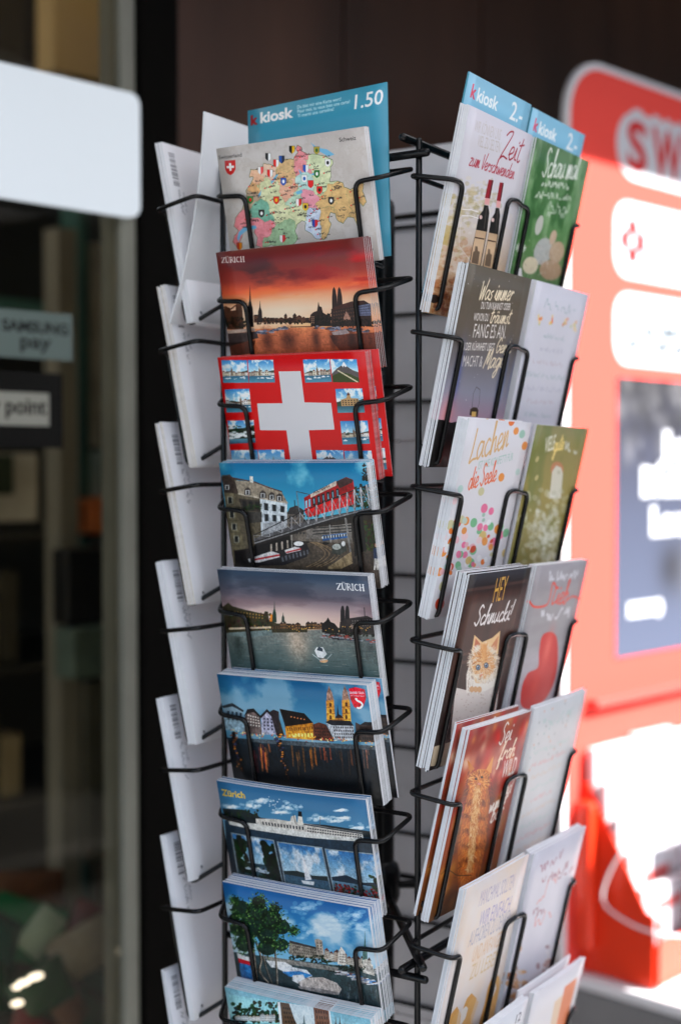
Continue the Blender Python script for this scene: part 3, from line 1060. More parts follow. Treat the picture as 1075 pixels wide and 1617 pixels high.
def print_polybahn():
    p = Print(TW, TH_, (.2, .5, .7), QF[3], (335, 720), 3.772)
    skyclouds(p, 51, .5, [(0, R255(18, 98, 132)), (.25, R255(38, 122, 154)), (.5, R255(96, 158, 178)), (1, R255(96, 158, 178))], R255(150, 190, 200), .5, .62)
    p.snap()
    p.poly([(20, 300), (440, 330), (560, 380), (830, 330), (1080, 280), (1100, 820), (20, 820)], R255(44, 40, 36))
    p.poly([(20, 800), (440, 560), (620, 500), (1060, 520), (1060, 800)], R255(74, 66, 58))
    # far street fronts
    p.poly([(440, 345), (460, 305), (500, 292), (540, 318), (545, 400), (640, 420), (830, 400), (840, 520), (440, 500)], R255(92, 86, 80))
    p.poly([(440, 345), (458, 306), (500, 292), (544, 320), (544, 345)], R255(56, 54, 54))
    p.windows([(450, 345), (640, 340), (640, 470), (450, 470)], 9, 5, R255(50, 50, 52), .5, .5)
    p.poly([(560, 430), (830, 400), (834, 500), (560, 490)], R255(104, 100, 96))
    for y in (428, 446, 464):
        p.stroke([(600, y), (830, y - 16)], 6, R255(46, 46, 46))
    p.stroke([(490, 300), (488, 262)], 5, R255(30, 34, 36))
    # corner building
    p.poly([(48, 110), (98, 112), (140, 330), (200, 560), (215, 640), (120, 640), (75, 330)], R255(98, 92, 76))
    p.poly([(98, 112), (280, 250), (290, 560), (205, 600), (150, 400)], R255(84, 78, 66))
    p.tpoly([(278, 232), (444, 268), (440, 520), (290, 560)], [(0, R255(172, 182, 190)), (1, R255(146, 152, 158))])
    p.poly([(44, 120), (96, 106), (128, 150), (150, 222), (62, 214)], R255(62, 54, 50))
    p.poly([(128, 142), (250, 150), (408, 206), (446, 276), (280, 248), (150, 222)], R255(124, 116, 104))
    p.poly([(120, 138), (240, 150), (320, 176), (250, 152), (110, 128)], R255(60, 50, 46))
    p.stroke([(100, 124), (250, 152), (330, 184), (410, 208)], 6, R255(70, 50, 48))
    p.poly([(216, 116), (236, 118), (240, 156), (218, 152)], R255(190, 186, 176))
    p.stroke([(150, 222), (282, 248), (444, 276)], 8, R255(150, 142, 130))
    for x, y in ((80, 178), (204, 208), (296, 226), (350, 236), (396, 244)):
        p.poly([(x - 20, y + 22), (x - 18, y - 14), (x, y - 26), (x + 18, y - 14), (x + 20, y + 22)], R255(58, 52, 50))
        p.poly([(x - 12, y + 20), (x - 12, y - 8), (x + 12, y - 8), (x + 12, y + 20)], R255(170, 172, 172))
        p.poly([(x - 7, y + 18), (x - 7, y - 4), (x + 7, y - 4), (x + 7, y + 18)], R255(44, 46, 50))
    p.windows([(290, 262), (440, 290), (438, 400), (296, 396)], 3, 2, R255(70, 78, 84), .55, .66)
    p.windows([(290, 262), (440, 290), (438, 400), (296, 396)], 3, 2, R255(26, 30, 34), .32, .6)
    p.poly([(296, 400), (440, 380), (440, 520), (300, 560)], R255(110, 110, 112), .55)
    for k, (x, y) in enumerate(((98, 260), (108, 344), (122, 418), (136, 492))):
        p.poly([(x - 14, y + 22), (x - 16, y - 20), (x + 14, y - 20), (x + 16, y + 22)], R255(150, 150, 140))
        p.poly([(x - 10, y + 20), (x - 12, y - 18), (x + 10, y - 18), (x + 12, y + 20)], R255(40, 42, 42))
    p.poly([(150, 250), (280, 262), (285, 330), (170, 320)], R255(54, 50, 46))
    p.windows([(160, 254), (282, 268), (284, 322), (172, 314)], 3, 1, R255(26, 28, 30), .6, .8)
    trees(p, 180, 290, 318, 34, (.1, .18, .07), 4, 60, .35)
    p.poly([(170, 330), (290, 330), (290, 390), (200, 400)], R255(60, 58, 56))
    p.poly([(120, 560), (210, 548), (222, 640), (128, 640)], R255(30, 28, 30))
    for y in (300, 380, 452, 530):
        p.stroke([(80, y), (180, y + 4)], 3, R255(60, 56, 48), .7)
    # shop fronts under the bridge
    p.poly([(240, 530), (460, 470), (470, 560), (250, 620)], R255(24, 24, 26))
    p.windows([(330, 520), (460, 490), (464, 550), (330, 580)], 4, 1, R255(150, 140, 130), .3, .8)
    # street and rails
    for o in (0, 26, 60, 84):
        p.stroke(crom([(560 + o, 660), (640 + o, 620), (672 + o, 580), (640 + o * .6, 540), (580 + o * .4, 510)]), 3.0, R255(140, 118, 88), .8)
    for _ in range(60):
        x, y = RNG.uniform(480, 800), RNG.uniform(520, 660)
        p.stroke([(x, y), (x + 20, y - 4)], 2, R255(110, 102, 94), .4)
    # trams and cars
    p.poly([(205, 612), (350, 566), (400, 560), (560, 520), (580, 560), (560, 600), (420, 650), (260, 650)], R255(34, 32, 36))
    p.poly([(205, 612), (300, 580), (350, 565), (395, 580), (398, 600), (270, 632), (215, 630)], R255(190, 186, 186))
    p.stroke([(230, 618), (394, 588)], 10, R255(150, 30, 36))
    p.poly([(425, 560), (490, 538), (520, 545), (525, 560), (440, 580)], R255(190, 186, 186))
    p.stroke([(440, 572), (524, 552)], 8, R255(150, 30, 36))
    p.ell(512, 520, 30, 14, R255(200, 200, 200))
    p.windows([(400, 590), (575, 545), (580, 590), (410, 640)], 8, 1, R255(84, 86, 92), .5, .6)
    p.poly([(656, 472), (805, 456), (808, 486), (658, 504)], R255(40, 84, 132))
    p.stroke([(660, 484), (804, 468)], 14, R255(170, 180, 188))
    p.windows([(660, 474), (804, 460), (804, 478), (660, 494)], 9, 1, R255(30, 40, 52), .6, .8)
    p.ell(676, 520, 20, 8, R255(20, 20, 22))
    p.poly([(712, 530), (790, 512), (806, 560), (760, 590), (714, 580)], R255(60, 64, 60))
    p.ell(742, 540, 26, 18, R255(150, 154, 150))
    p.ell(782, 522, 12, 16, R255(190, 190, 190))
    p.poly([(690, 660), (830, 570), (850, 580), (840, 640), (770, 672), (690, 672)], R255(128, 112, 88))
    p.poly([(830, 570), (1060, 520), (1060, 800), (800, 800), (770, 672), (840, 640)], R255(64, 56, 50))
    # trees on the far side of the bridge
    trees(p, 880, 1010, 560, 180, (.16, .17, .08), 14, 200, .16)
    trees(p, 800, 960, 300, 130, (.08, .14, .05), 15, 150, .2)
    trees(p, 900, 960, 140, 100, (.05, .08, .04), 16, 80, .2)
    p.poly([(840, 330), (900, 350), (920, 560), (850, 600)], R255(14, 14, 14))
    # bridge
    p.poly([(240, 490), (560, 385), (840, 330), (985, 290), (990, 312), (850, 352), (600, 415), (300, 520), (246, 520)], R255(74, 74, 76))
    p.poly([(246, 505), (600, 400), (990, 300), (990, 312), (850, 356), (600, 425), (300, 522), (250, 526)], R255(40, 38, 38))
    # red car
    red, rd2 = R255(176, 12, 22), R255(130, 8, 18)
    p.poly([(545, 246), (580, 226), (738, 150), (800, 122), (842, 138), (858, 250), (850, 285), (575, 362), (556, 340)], rd2)
    p.poly([(740, 150), (800, 124), (842, 140), (836, 156), (760, 190)], R255(58, 36, 36))
    p.poly([(548, 312), (850, 222), (856, 282), (575, 362), (552, 336)], red)
    p.poly([(582, 226), (740, 144), (742, 172), (586, 246)], R255(176, 160, 148))
    p.text("POLYBAHN", (606, 224), (700, 180), 13, R255(70, 50, 46), .01)
    p.windows([(548, 262), (588, 244), (590, 302), (552, 316)], 2, 1, R255(110, 150, 170), .62, .8)
    p.windows([(590, 246), (760, 182), (764, 246), (594, 300)], 6, 1, R255(40, 34, 38), .62, .9)
    p.windows([(590, 250), (760, 188), (764, 240), (594, 292)], 6, 1, R255(100, 130, 146), .24, .7)
    # railings and truss
    top = [(240, 470), (420, 384), (560, 318), (700, 258), (840, 204), (960, 160)]
    bot = [(246, 505), (420, 452), (560, 404), (700, 362), (840, 326), (990, 290)]
    p.stroke(top, 5, R255(26, 26, 30))
    p.stroke([(x, y + 12) for x, y in bot], 7, R255(112, 112, 114))
    tt = np.linspace(0, 1, 15) ** .85

    def along(pl, t):
        return np.array([np.interp(t * (len(pl) - 1), range(len(pl)), [q[i] for q in pl]) for i in (0, 1)])
    for i in range(14):
        a, b = along(top, tt[i]), along(bot, tt[i])
        a2, b2 = along(top, tt[i + 1]), along(bot, tt[i + 1])
        wd = 3 + 9 * tt[i]
        p.stroke([a, b], wd, R255(136, 136, 140))
        p.stroke([a, b2], 2.2 + 2 * tt[i], R255(150, 150, 152))
        p.stroke([b, a2], 2.2 + 2 * tt[i], R255(96, 96, 100))
    p.stroke([(796, 372), (824, 566)], 12, R255(112, 110, 108))
    p.stroke([(700, 410), (706, 512)], 5, R255(130, 130, 128))
    p.stroke([(470, 470), (472, 540)], 6, R255(140, 138, 134))
    p.stroke([(500, 210), (516, 325)], 6, R255(90, 100, 106))
    p.stroke([(500, 208), (580, 226)], 4, R255(60, 64, 68))
    # walkers
    for x, c1, c2 in ((980, R255(44, 56, 78), R255(176, 172, 168)), (996, R255(52, 66, 84), R255(160, 156, 150))):
        p.ell(x, 532, 9, 12, R255(150, 120, 100))
        p.poly([(x - 18, 552), (x + 14, 546), (x + 18, 612), (x - 14, 616)], c1)
        p.poly([(x - 10, 612), (x + 12, 612), (x + 16, 680), (x + 2, 682), (x - 2, 640), (x - 6, 682), (x - 14, 680)], c2)
    p.detail(0.2, 0.0, 1.0, 6)
    return p


def print_river():
    p = Print(TW, TH_, (.3, .3, .3), QF[4], (230, 880), 2.5)
    p.vgrad([(0, R255(52, 68, 84)), (.2, R255(92, 88, 98)), (.32, R255(158, 136, 136)), (.44, R255(192, 162, 146)), (.52, R255(206, 158, 122)), (.58, R255(120, 110, 100)), (1, R255(40, 66, 72))])
    yg = np.linspace(0, 1, TH_)[:, None]
    xg = np.linspace(0, 1, TW)[None]
    f = fbm(TH_, TW, 9, 3, 61, 5, .6)
    p.mixin(np.clip((f - .4) * 2.6, 0, 1) * np.exp(-((yg - .14) / .16) ** 2), R255(52, 58, 72), .8)
    p.mixin(np.clip((f - .3) * 2, 0, 1) * np.exp(-((yg - .26) / .06) ** 2), R255(120, 98, 102), .7)
    p.mixin(np.exp(-((xg - .42) / .3) ** 2 - ((yg - .4) / .09) ** 2), R255(212, 186, 172), .7)
    p.mixin(np.exp(-((xg - .58) / .2) ** 2 - ((yg - .5) / .04) ** 2), R255(226, 152, 96), .8)
    p.snap()
    water(p, [(320, 285), (940, 268), (980, 560), (330, 560)], R255(116, 116, 112), R255(44, 70, 72), [R255(156, 152, 146), R255(60, 84, 88), R255(34, 56, 60), R255(96, 116, 116)], 13, .7, 4)
    p.glow(600, 320, 50, R255(196, 168, 146), .6, 90)
    p.glow(370, 340, 26, R255(40, 48, 46), .6, 70)
    p.glow(880, 350, 40, R255(40, 48, 50), .5, 50)
    dk = R255(40, 38, 32)
    p.poly([(305, 262), (306, 186), (318, 178), (330, 168), (345, 182), (395, 196), (440, 206), (470, 212), (474, 202), (486, 204), (490, 236), (520, 250), (600, 256), (640, 262), (640, 285), (320, 290)], R255(58, 54, 40))
    trees(p, 310, 500, 272, 62, (.16, .16, .1), 22, 120, .25)
    p.windows([(350, 196), (470, 214), (470, 236), (350, 226)], 10, 2, R255(150, 120, 70), .4, .5, .8)
    p.poly([(492, 242), (496, 214), (508, 216), (512, 244)], R255(190, 110, 40))
    town(p, 500, 272, 700, 274, 10, 26, 15, [dk, R255(70, 56, 46)], [R255(50, 36, 32)], 14, R255(150, 110, 70))
    spire(p, 511, 246, 158, 9, R255(44, 62, 52), .4)
    spire(p, 545, 246, 204, 6, R255(58, 66, 60), .5)
    p.poly([(696, 286), (696, 252), (712, 240), (720, 226), (730, 244), (745, 250), (760, 268), (762, 290)], R255(30, 28, 28))
    for x in (776, 794):
        p.poly([(x - 8, 242), (x - 8, 200), (x - 5, 184), (x, 178), (x + 5, 184), (x + 8, 200), (x + 10, 242)], R255(36, 34, 38))
    p.poly([(762, 292), (766, 244), (800, 230), (870, 220), (912, 240), (920, 296)], R255(52, 46, 46))
    p.stroke([(862, 222), (860, 188)], 3, R255(40, 36, 40))
    p.windows([(810, 236), (905, 230), (908, 262), (812, 264)], 10, 3, R255(130, 126, 122), .5, .5, .8)
    p.poly([(800, 272), (811, 252), (824, 272)], R255(150, 130, 116))
    trees(p, 700, 920, 300, 34, (.09, .09, .07), 24, 90, .4)
    p.poly([(330, 288), (500, 276), (506, 298), (400, 306), (334, 300)], R255(96, 108, 108))
    p.stroke([(335, 272), (495, 266)], 7, R255(168, 152, 132))
    for i in range(40):
        p.ell(RNG.uniform(330, 900), 268 + RNG.uniform(-8, 14), 2, 2, R255(236, 170, 90), .9)
    boats(p, 700, 296, 935, 330, 34, 16, [R255(120, 124, 130), R255(64, 70, 80), R255(40, 38, 42), R255(130, 60, 50)], 13)
    p.poly([(668, 358), (676, 344), (700, 344), (716, 372), (702, 388), (680, 384)], R255(196, 200, 200))
    p.poly([(676, 356), (684, 342), (700, 350), (700, 362)], R255(50, 60, 70))
    p.ell(704, 398, 16, 8, R255(210, 150, 110), .9)
    p.stroke([(660, 372), (690, 396), (716, 392), (734, 372)], 3, R255(160, 170, 172), .9)
    p.serif("ZÜRICH", (754, 116), (862, 122), 24, R255(206, 204, 206))
    p.detail(0.16, 0.0, 1.0, 8)
    return p


def print_grandtour():
    p = Print(TW, TH_, (.2, .4, .5), QF[5], (335, 1050), 3.525)
    skyclouds(p, 71, .55, [(0, R255(20, 82, 116)), (.25, R255(60, 112, 142)), (.45, R255(84, 132, 158)), (1, R255(20, 24, 30))], R255(128, 152, 168), .65, .45)
    p.snap()
    p.tpoly([(60, 400), (920, 470), (1000, 900), (100, 900)], [(0, R255(36, 52, 62)), (.25, R255(22, 32, 40)), (1, R255(8, 12, 16))])
    # reflections
    rs = random.Random(3)
    for x, c, n in ((300, R255(196, 110, 50), 9), (270, R255(150, 60, 56), 6), (480, R255(150, 96, 40), 8), (560, R255(150, 90, 30), 9), (640, R255(190, 90, 50), 5), (780, R255(110, 64, 40), 5), (850, R255(150, 90, 66), 4), (720, R255(90, 60, 40), 5)):
        for _ in range(n):
            xx = x + rs.gauss(0, 16)
            y = rs.uniform(440, 500)
            p.stroke([(xx, y), (xx + 8, y + rs.uniform(40, 130))], rs.uniform(3, 9), c, .5)
    # left houses
    p.poly([(70, 360), (72, 240), (120, 214), (180, 252), (186, 370)], R255(120, 142, 156))
    p.poly([(62, 226), (120, 210), (184, 252), (180, 262), (120, 230), (70, 240)], R255(46, 52, 58))
    p.windows([(86, 246), (178, 262), (180, 320), (88, 310)], 4, 2, R255(40, 56, 66), .5, .6)
    p.poly([(186, 380), (186, 300), (200, 262), (240, 246), (276, 290), (286, 390)], R255(96, 84, 82))
    p.poly([(186, 286), (204, 246), (240, 242), (276, 282), (284, 300), (240, 262), (206, 268)], R255(30, 28, 30))
    p.windows([(204, 270), (270, 290), (278, 350), (200, 340)], 5, 4, R255(216, 206, 196), .5, .45)
    p.poly([(284, 390), (282, 290), (312, 252), (348, 288), (362, 388)], R255(148, 148, 168))
    p.poly([(276, 284), (314, 246), (354, 288), (350, 300), (314, 264), (284, 296)], R255(34, 30, 34))
    p.windows([(290, 290), (346, 296), (354, 370), (288, 366)], 3, 4, R255(60, 60, 78), .5, .55)
    p.poly([(330, 262), (350, 250), (380, 262), (384, 390), (364, 390)], R255(44, 38, 42))
    # guild hall
    p.poly([(384, 250), (382, 300), (412, 405), (380, 390)], R255(58, 48, 40))
    p.tpoly([(412, 340), (568, 326), (572, 424), (420, 410)], [(0, R255(150, 98, 34)), (.5, R255(176, 118, 40)), (1, R255(206, 140, 50))])
    p.poly([(384, 246), (520, 274), (568, 328), (414, 346)], R255(26, 20, 20))
    p.windows([(420, 350), (566, 340), (568, 372), (424, 376)], 12, 1, R255(84, 50, 18), .45, .6)
    p.windows([(426, 384), (568, 380), (570, 414), (430, 408)], 8, 1, R255(250, 200, 100), .6, .7)
    for i in range(5):
        p.ell(448 + i * 18, 292 + i * 4, 4, 4, R255(180, 110, 70))
    # minster towers
    for x in (664, 750):
        w = 21
        p.tpoly([(x - w, 330), (x - w - 2, 205), (x + w - 2, 200), (x + w + 6, 330)], [(0, R255(178, 120, 52)), (1, R255(206, 142, 58))])
        p.poly([(x - w, 206), (x - w + 3, 160), (x - 10, 136), (x - 8, 122), (x - 2, 136), (x + 10, 160), (x + w - 2, 202)], R255(136, 106, 92))
        for y in (226, 262, 296):
            p.poly([(x - 5, y + 14), (x - 5, y - 4), (x, y - 10), (x + 6, y - 4), (x + 7, y + 14)], R255(76, 48, 26))
            p.stroke([(x - w, y + 18), (x + w + 2, y + 16)], 3, R255(130, 84, 40))
    p.poly([(688, 328), (692, 296), (706, 282), (722, 290), (736, 304), (738, 330)], R255(44, 36, 36))
    p.poly([(700, 288), (703, 226), (710, 288)], R255(30, 30, 36))
    p.poly([(690, 330), (692, 304), (738, 304), (738, 330)], R255(150, 102, 48))
    # right houses
    p.poly([(570, 424), (566, 338), (600, 326), (640, 340), (680, 420), (680, 436)], R255(84, 50, 40))
    p.windows([(575, 350), (660, 356), (672, 425), (578, 420)], 7, 4, R255(36, 24, 24), .5, .5)
    p.poly([(640, 330), (660, 318), (770, 326), (790, 348), (796, 432), (690, 430), (660, 380)], R255(160, 164, 170))
    p.poly([(636, 326), (660, 314), (772, 322), (790, 350), (670, 344)], R255(34, 36, 42))
    p.windows([(676, 346), (788, 352), (794, 424), (686, 420)], 9, 4, R255(48, 44, 50), .5, .55)
    p.poly([(800, 440), (800, 330), (826, 345), (850, 332), (905, 336), (916, 350), (926, 446)], R255(62, 50, 46))
    p.poly([(824, 346), (850, 330), (904, 334), (916, 352)], R255(26, 26, 32))
    p.windows([(832, 360), (914, 364), (922, 440), (834, 432)], 7, 3, R255(20, 20, 24), .5, .55)
    # quay and lights
    p.poly([(210, 410), (420, 424), (930, 466), (934, 490), (560, 462), (230, 430)], R255(70, 78, 84))
    for i in range(90):
        x = rs.uniform(90, 910)
        y = 372 + (x - 90) * .09 + rs.gauss(0, 9)
        p.ell(x, y, rs.uniform(2, 6), rs.uniform(2, 5), rs.choice([R255(255, 190, 90), R255(240, 130, 50), R255(255, 220, 150), R255(190, 70, 60)]), .85)
    for x0, y0 in ((120, 380), (372, 390)):
        for j in range(22):
            t = j / 21
            x, y = x0 + 55 * t + rs.gauss(0, 5), y0 + 260 * t
            p.ell(x + rs.gauss(0, 7), y, 12, 9, R255(24, 18, 18), .9)
            p.ell(x + rs.gauss(0, 8), y, 8 * (1.2 - t), 5, rs.choice([R255(220, 140, 60), R255(130, 80, 44), R255(60, 70, 110)]), .85 - .4 * t)
    p.poly([(766, 142), (800, 134), (852, 148), (860, 196), (846, 238), (826, 260), (794, 246), (774, 200)], R255(186, 14, 40))
    p.text("GRAND TOUR", (770, 170), (850, 174), 11, (.92, .9, .9), .02)
    p.text("of Switzerland", (776, 184), (850, 190), 8, (.92, .88, .88))
    p.stroke(crom([(804, 200), (812, 210), (832, 222), (838, 236), (826, 252), (812, 250)]), 10, (.92, .9, .9))
    p.ell(806, 200, 6, 4, (.92, .9, .9))
    p.detail(0.28, 0.0, 1.0, 10)
    return p


def print_ship():
    p = Print(TW, TH_, (.3, .5, .6), QF[6], (230, 1200), 2.5)
    skyclouds(p, 81, .6, [(0, R255(44, 92, 124)), (.3, R255(72, 116, 144)), (.5, R255(120, 150, 168)), (.56, R255(30, 46, 58)), (1, R255(20, 32, 42))], R255(170, 182, 192), .0)
    for x, y, r, h, sd in ((580, 170, 50, 22, 1), (470, 145, 34, 10, 2), (430, 165, 34, 14, 3), (700, 215, 46, 15, 4), (760, 225, 40, 12, 5), (350, 170, 26, 8, 6), (780, 185, 20, 6, 7), (850, 258, 40, 10, 8), (795, 216, 20, 5, 9), (550, 190, 30, 8, 10)):
        rs = random.Random(sd)
        for _ in range(34):
            p.ell(x + rs.gauss(0, r * .5), y + abs(rs.gauss(0, h * .5)) * (-1 if rs.random() < .7 else .5), rs.uniform(4, 12), rs.uniform(3, 6), (.80, .83, .86), .3)
    p.snap()
    p.poly([(312, 176), (400, 180), (412, 184), (470, 210), (620, 232), (720, 240), (900, 274), (912, 320), (330, 240)], R255(34, 42, 46))
    trees(p, 314, 460, 214, 34, (.12, .16, .1), 31, 60, .4)
    p.tpoly([(320, 226), (920, 300), (960, 600), (340, 480)], [(0, R255(40, 58, 72)), (1, R255(16, 24, 32))])
    # steamer
    p.poly([(335, 226), (480, 236), (650, 262), (868, 300), (866, 312), (640, 288), (440, 258), (342, 240)], R255(176, 176, 172))
    p.poly([(448, 214), (520, 214), (640, 232), (860, 276), (866, 300), (650, 268), (480, 240), (450, 232)], R255(168, 164, 158))
    p.windows([(470, 222), (640, 244), (640, 262), (475, 240)], 14, 1, R255(40, 44, 50), .5, .7)
    p.windows([(650, 246), (860, 282), (860, 300), (650, 268)], 22, 2, R255(40, 42, 48), .6, .5)
    p.stroke([(640, 236), (862, 280)], 5, R255(60, 64, 70))
    p.poly([(614, 236), (616, 202), (632, 204), (636, 240)], R255(196, 190, 180))
    p.poly([(616, 204), (617, 184), (630, 186), (632, 206)], R255(24, 24, 28))
    p.poly([(584, 226), (590, 204), (606, 200), (612, 232)], R255(176, 172, 166))
    p.stroke([(606, 232), (598, 196)], 2, R255(40, 40, 40))
    p.stroke([(340, 230), (350, 196)], 2, R255(90, 90, 90))
    p.stroke([(700, 250), (702, 210)], 2, R255(90, 90, 90))
    for i in range(26):
        p.ell(520 + RNG.gauss(0, 20), 160 + RNG.gauss(0, 22), 2, 1.6, (.85, .87, .9), .8)
    for i, (k, q) in enumerate((('garden', [(350, 276), (516, 302), (554, 484), (376, 452)]), ('sail', [(536, 308), (704, 332), (742, 520), (568, 486)]), ('flowers', [(722, 338), (908, 366), (944, 566), (758, 524)]))):
        p.poly([(q[0][0] - 5, q[0][1] - 5), (q[1][0] + 4, q[1][1] - 4), (q[2][0] + 5, q[2][1] + 4), (q[3][0] - 4, q[3][1] + 4)], R255(120, 130, 136), .9)
        m = mini(90 + i, k)
        m.a *= .8
        p.paste(m, q)
    p.text("Zürich", (312, 124), (408, 134), 24, R255(186, 150, 60), .03)
    p.detail(0.15, 0.0, 1.0, 12)
    return p


def print_tree():
    p = Print(TW, TH_, (.3, .5, .7), QF[7], (335, 1380), 3.525)
    skyclouds(p, 91, .75, [(0, R255(22, 84, 132)), (.3, R255(50, 112, 154)), (.6, R255(110, 156, 184)), (1, R255(80, 110, 120))], R255(168, 184, 196), .85, .42, 3, 3, 2.4)
    for x, y, r, sd in ((640, 280, 60, 1), (760, 230, 50, 2), (820, 290, 60, 3), (500, 180, 50, 4), (560, 320, 50, 6)):
        rs = random.Random(sd)
        for _ in range(40):
            p.ell(x + rs.gauss(0, r), y + rs.gauss(0, r * .35), rs.uniform(10, 26), rs.uniform(6, 14), (.76, .80, .84), .16)
    p.snap()
    p.tpoly([(100, 430), (960, 540), (990, 780), (130, 640)], [(0, R255(64, 80, 84)), (.5, R255(40, 56, 58)), (1, R255(20, 32, 40))])
    p.poly([(424, 366), (470, 378), (560, 400), (620, 450), (620, 470), (480, 460), (420, 440)], R255(118, 112, 104))
    p.poly([(424, 364), (470, 376), (600, 410), (600, 420), (430, 380)], R255(58, 54, 54))
    p.windows([(440, 384), (610, 424), (612, 462), (444, 440)], 14, 3, R255(56, 52, 50), .45, .5)
    p.poly([(566, 362), (584, 356), (608, 366), (620, 460), (580, 450)], R255(126, 118, 110))
    p.windows([(574, 372), (606, 374), (612, 440), (582, 430)], 2, 4, R255(64, 58, 56), .4, .5)
    trees(p, 420, 700, 490, 40, (.1, .13, .08), 41, 90, .5)
    town(p, 620, 470, 880, 540, 34, 62, 44, [R255(168, 158, 146), R255(140, 128, 116), R255(176, 170, 160)], [R255(96, 56, 46), R255(70, 50, 46)], 9, R255(60, 54, 52))
    p.poly([(694, 500), (698, 430), (714, 402), (736, 432), (742, 510)], R255(178, 172, 164))
    p.windows([(702, 436), (736, 440), (740, 500), (702, 494)], 4, 4, R255(60, 54, 52), .4, .5)
    spire(p, 846, 500, 318, 15, R255(70, 104, 100), .36)
    p.poly([(836, 550), (834, 480), (856, 474), (890, 510), (900, 570)], R255(172, 168, 160))
    p.windows([(850, 500), (888, 514), (896, 560), (850, 548)], 4, 1, R255(60, 60, 64), .3, .7)
    p.poly([(896, 556), (900, 524), (946, 534), (950, 578)], R255(150, 150, 150))
    p.windows([(900, 530), (946, 540), (948, 572), (900, 560)], 5, 3, R255(50, 52, 60), .5, .5)
    trees(p, 640, 850, 540, 34, (.07, .1, .06), 45, 110, .4)
    p.poly([(280, 450), (600, 500), (700, 520), (690, 540), (300, 480)], R255(110, 108, 104))
    boats(p, 690, 540, 960, 630, 50, 46, [R255(176, 178, 182), R255(60, 104, 150), R255(150, 150, 154), R255(84, 60, 60), R255(190, 190, 190)], 17)
    p.poly([(130, 470), (200, 486), (235, 530), (240, 590), (150, 590)], R255(40, 98, 146))
    p.poly([(128, 462), (205, 486), (212, 508), (132, 490)], R255(160, 24, 40))
    p.poly([(122, 436), (196, 460), (208, 486), (128, 464)], R255(186, 186, 190))
    p.poly([(290, 476), (400, 486), (440, 510), (420, 520), (320, 516)], R255(190, 192, 194))
    p.poly([(352, 520), (420, 510), (520, 530), (552, 566), (500, 580), (430, 560)], R255(186, 190, 196))
    p.poly([(380, 540), (480, 536), (552, 560), (500, 582), (420, 566)], R255(50, 112, 164))
    p.poly([(440, 560), (500, 556), (520, 590), (470, 606), (440, 590)], R255(196, 196, 196))
    p.poly([(472, 600), (520, 574), (610, 572), (690, 606), (716, 640), (700, 670), (600, 660), (490, 630)], R255(158, 148, 142))
    p.poly([(472, 620), (600, 636), (706, 660), (690, 672), (560, 652), (478, 634)], R255(120, 114, 112))
    for i in range(30):
        x = RNG.uniform(700, 940)
        y = RNG.uniform(610, 690)
        p.stroke([(x, y), (x + 3, y + RNG.uniform(20, 50))], RNG.uniform(2, 6), RNG.choice([R255(130, 130, 130), R255(30, 36, 44), R255(80, 96, 110)]), .5)
    # tree in front
    for pl, wd in (([(236, 380), (262, 470), (250, 540), (300, 600)], 14), ([(332, 370), (346, 470), (352, 610)], 12), ([(270, 430), (290, 520), (322, 606)], 8), ([(250, 520), (270, 570), (300, 604)], 7), ([(216, 400), (236, 600)], 16)):
        p.stroke(crom(pl), wd, R255(46, 40, 34))
        p.stroke([(x + 3, y) for x, y in crom(pl)], wd * .35, R255(150, 138, 124))
    rs = random.Random(2)
    blobs = [(150, 190, 70), (240, 200, 80), (320, 250, 80), (200, 290, 90), (300, 330, 80), (380, 290, 60), (130, 300, 60), (170, 380, 70), (300, 400, 70), (380, 390, 50), (450, 310, 30), (110, 240, 40), (340, 190, 40), (250, 150, 50), (110, 140, 30)]
    for x, y, r in blobs:
        p.ell(x, y, r * .8, r * .7, R255(14, 30, 16), .85)
    for i in range(900):
        x, y, r = rs.choice(blobs)
        a, d = rs.uniform(0, 6.28), r * math.sqrt(rs.random()) * 1.1
        sh = rs.random()
        c = R255(20, 44, 20) if sh < .45 else (R255(48, 84, 40) if sh < .8 else (R255(100, 128, 76) if sh < .95 else R255(10, 20, 12)))
        p.ell(x + d * math.cos(a), y + d * math.sin(a), rs.uniform(3, 8), rs.uniform(2, 5), c, .9, rs.uniform(0, 3), 7)
    p.detail(0.25, 0.0, 1.0, 14)
    return p


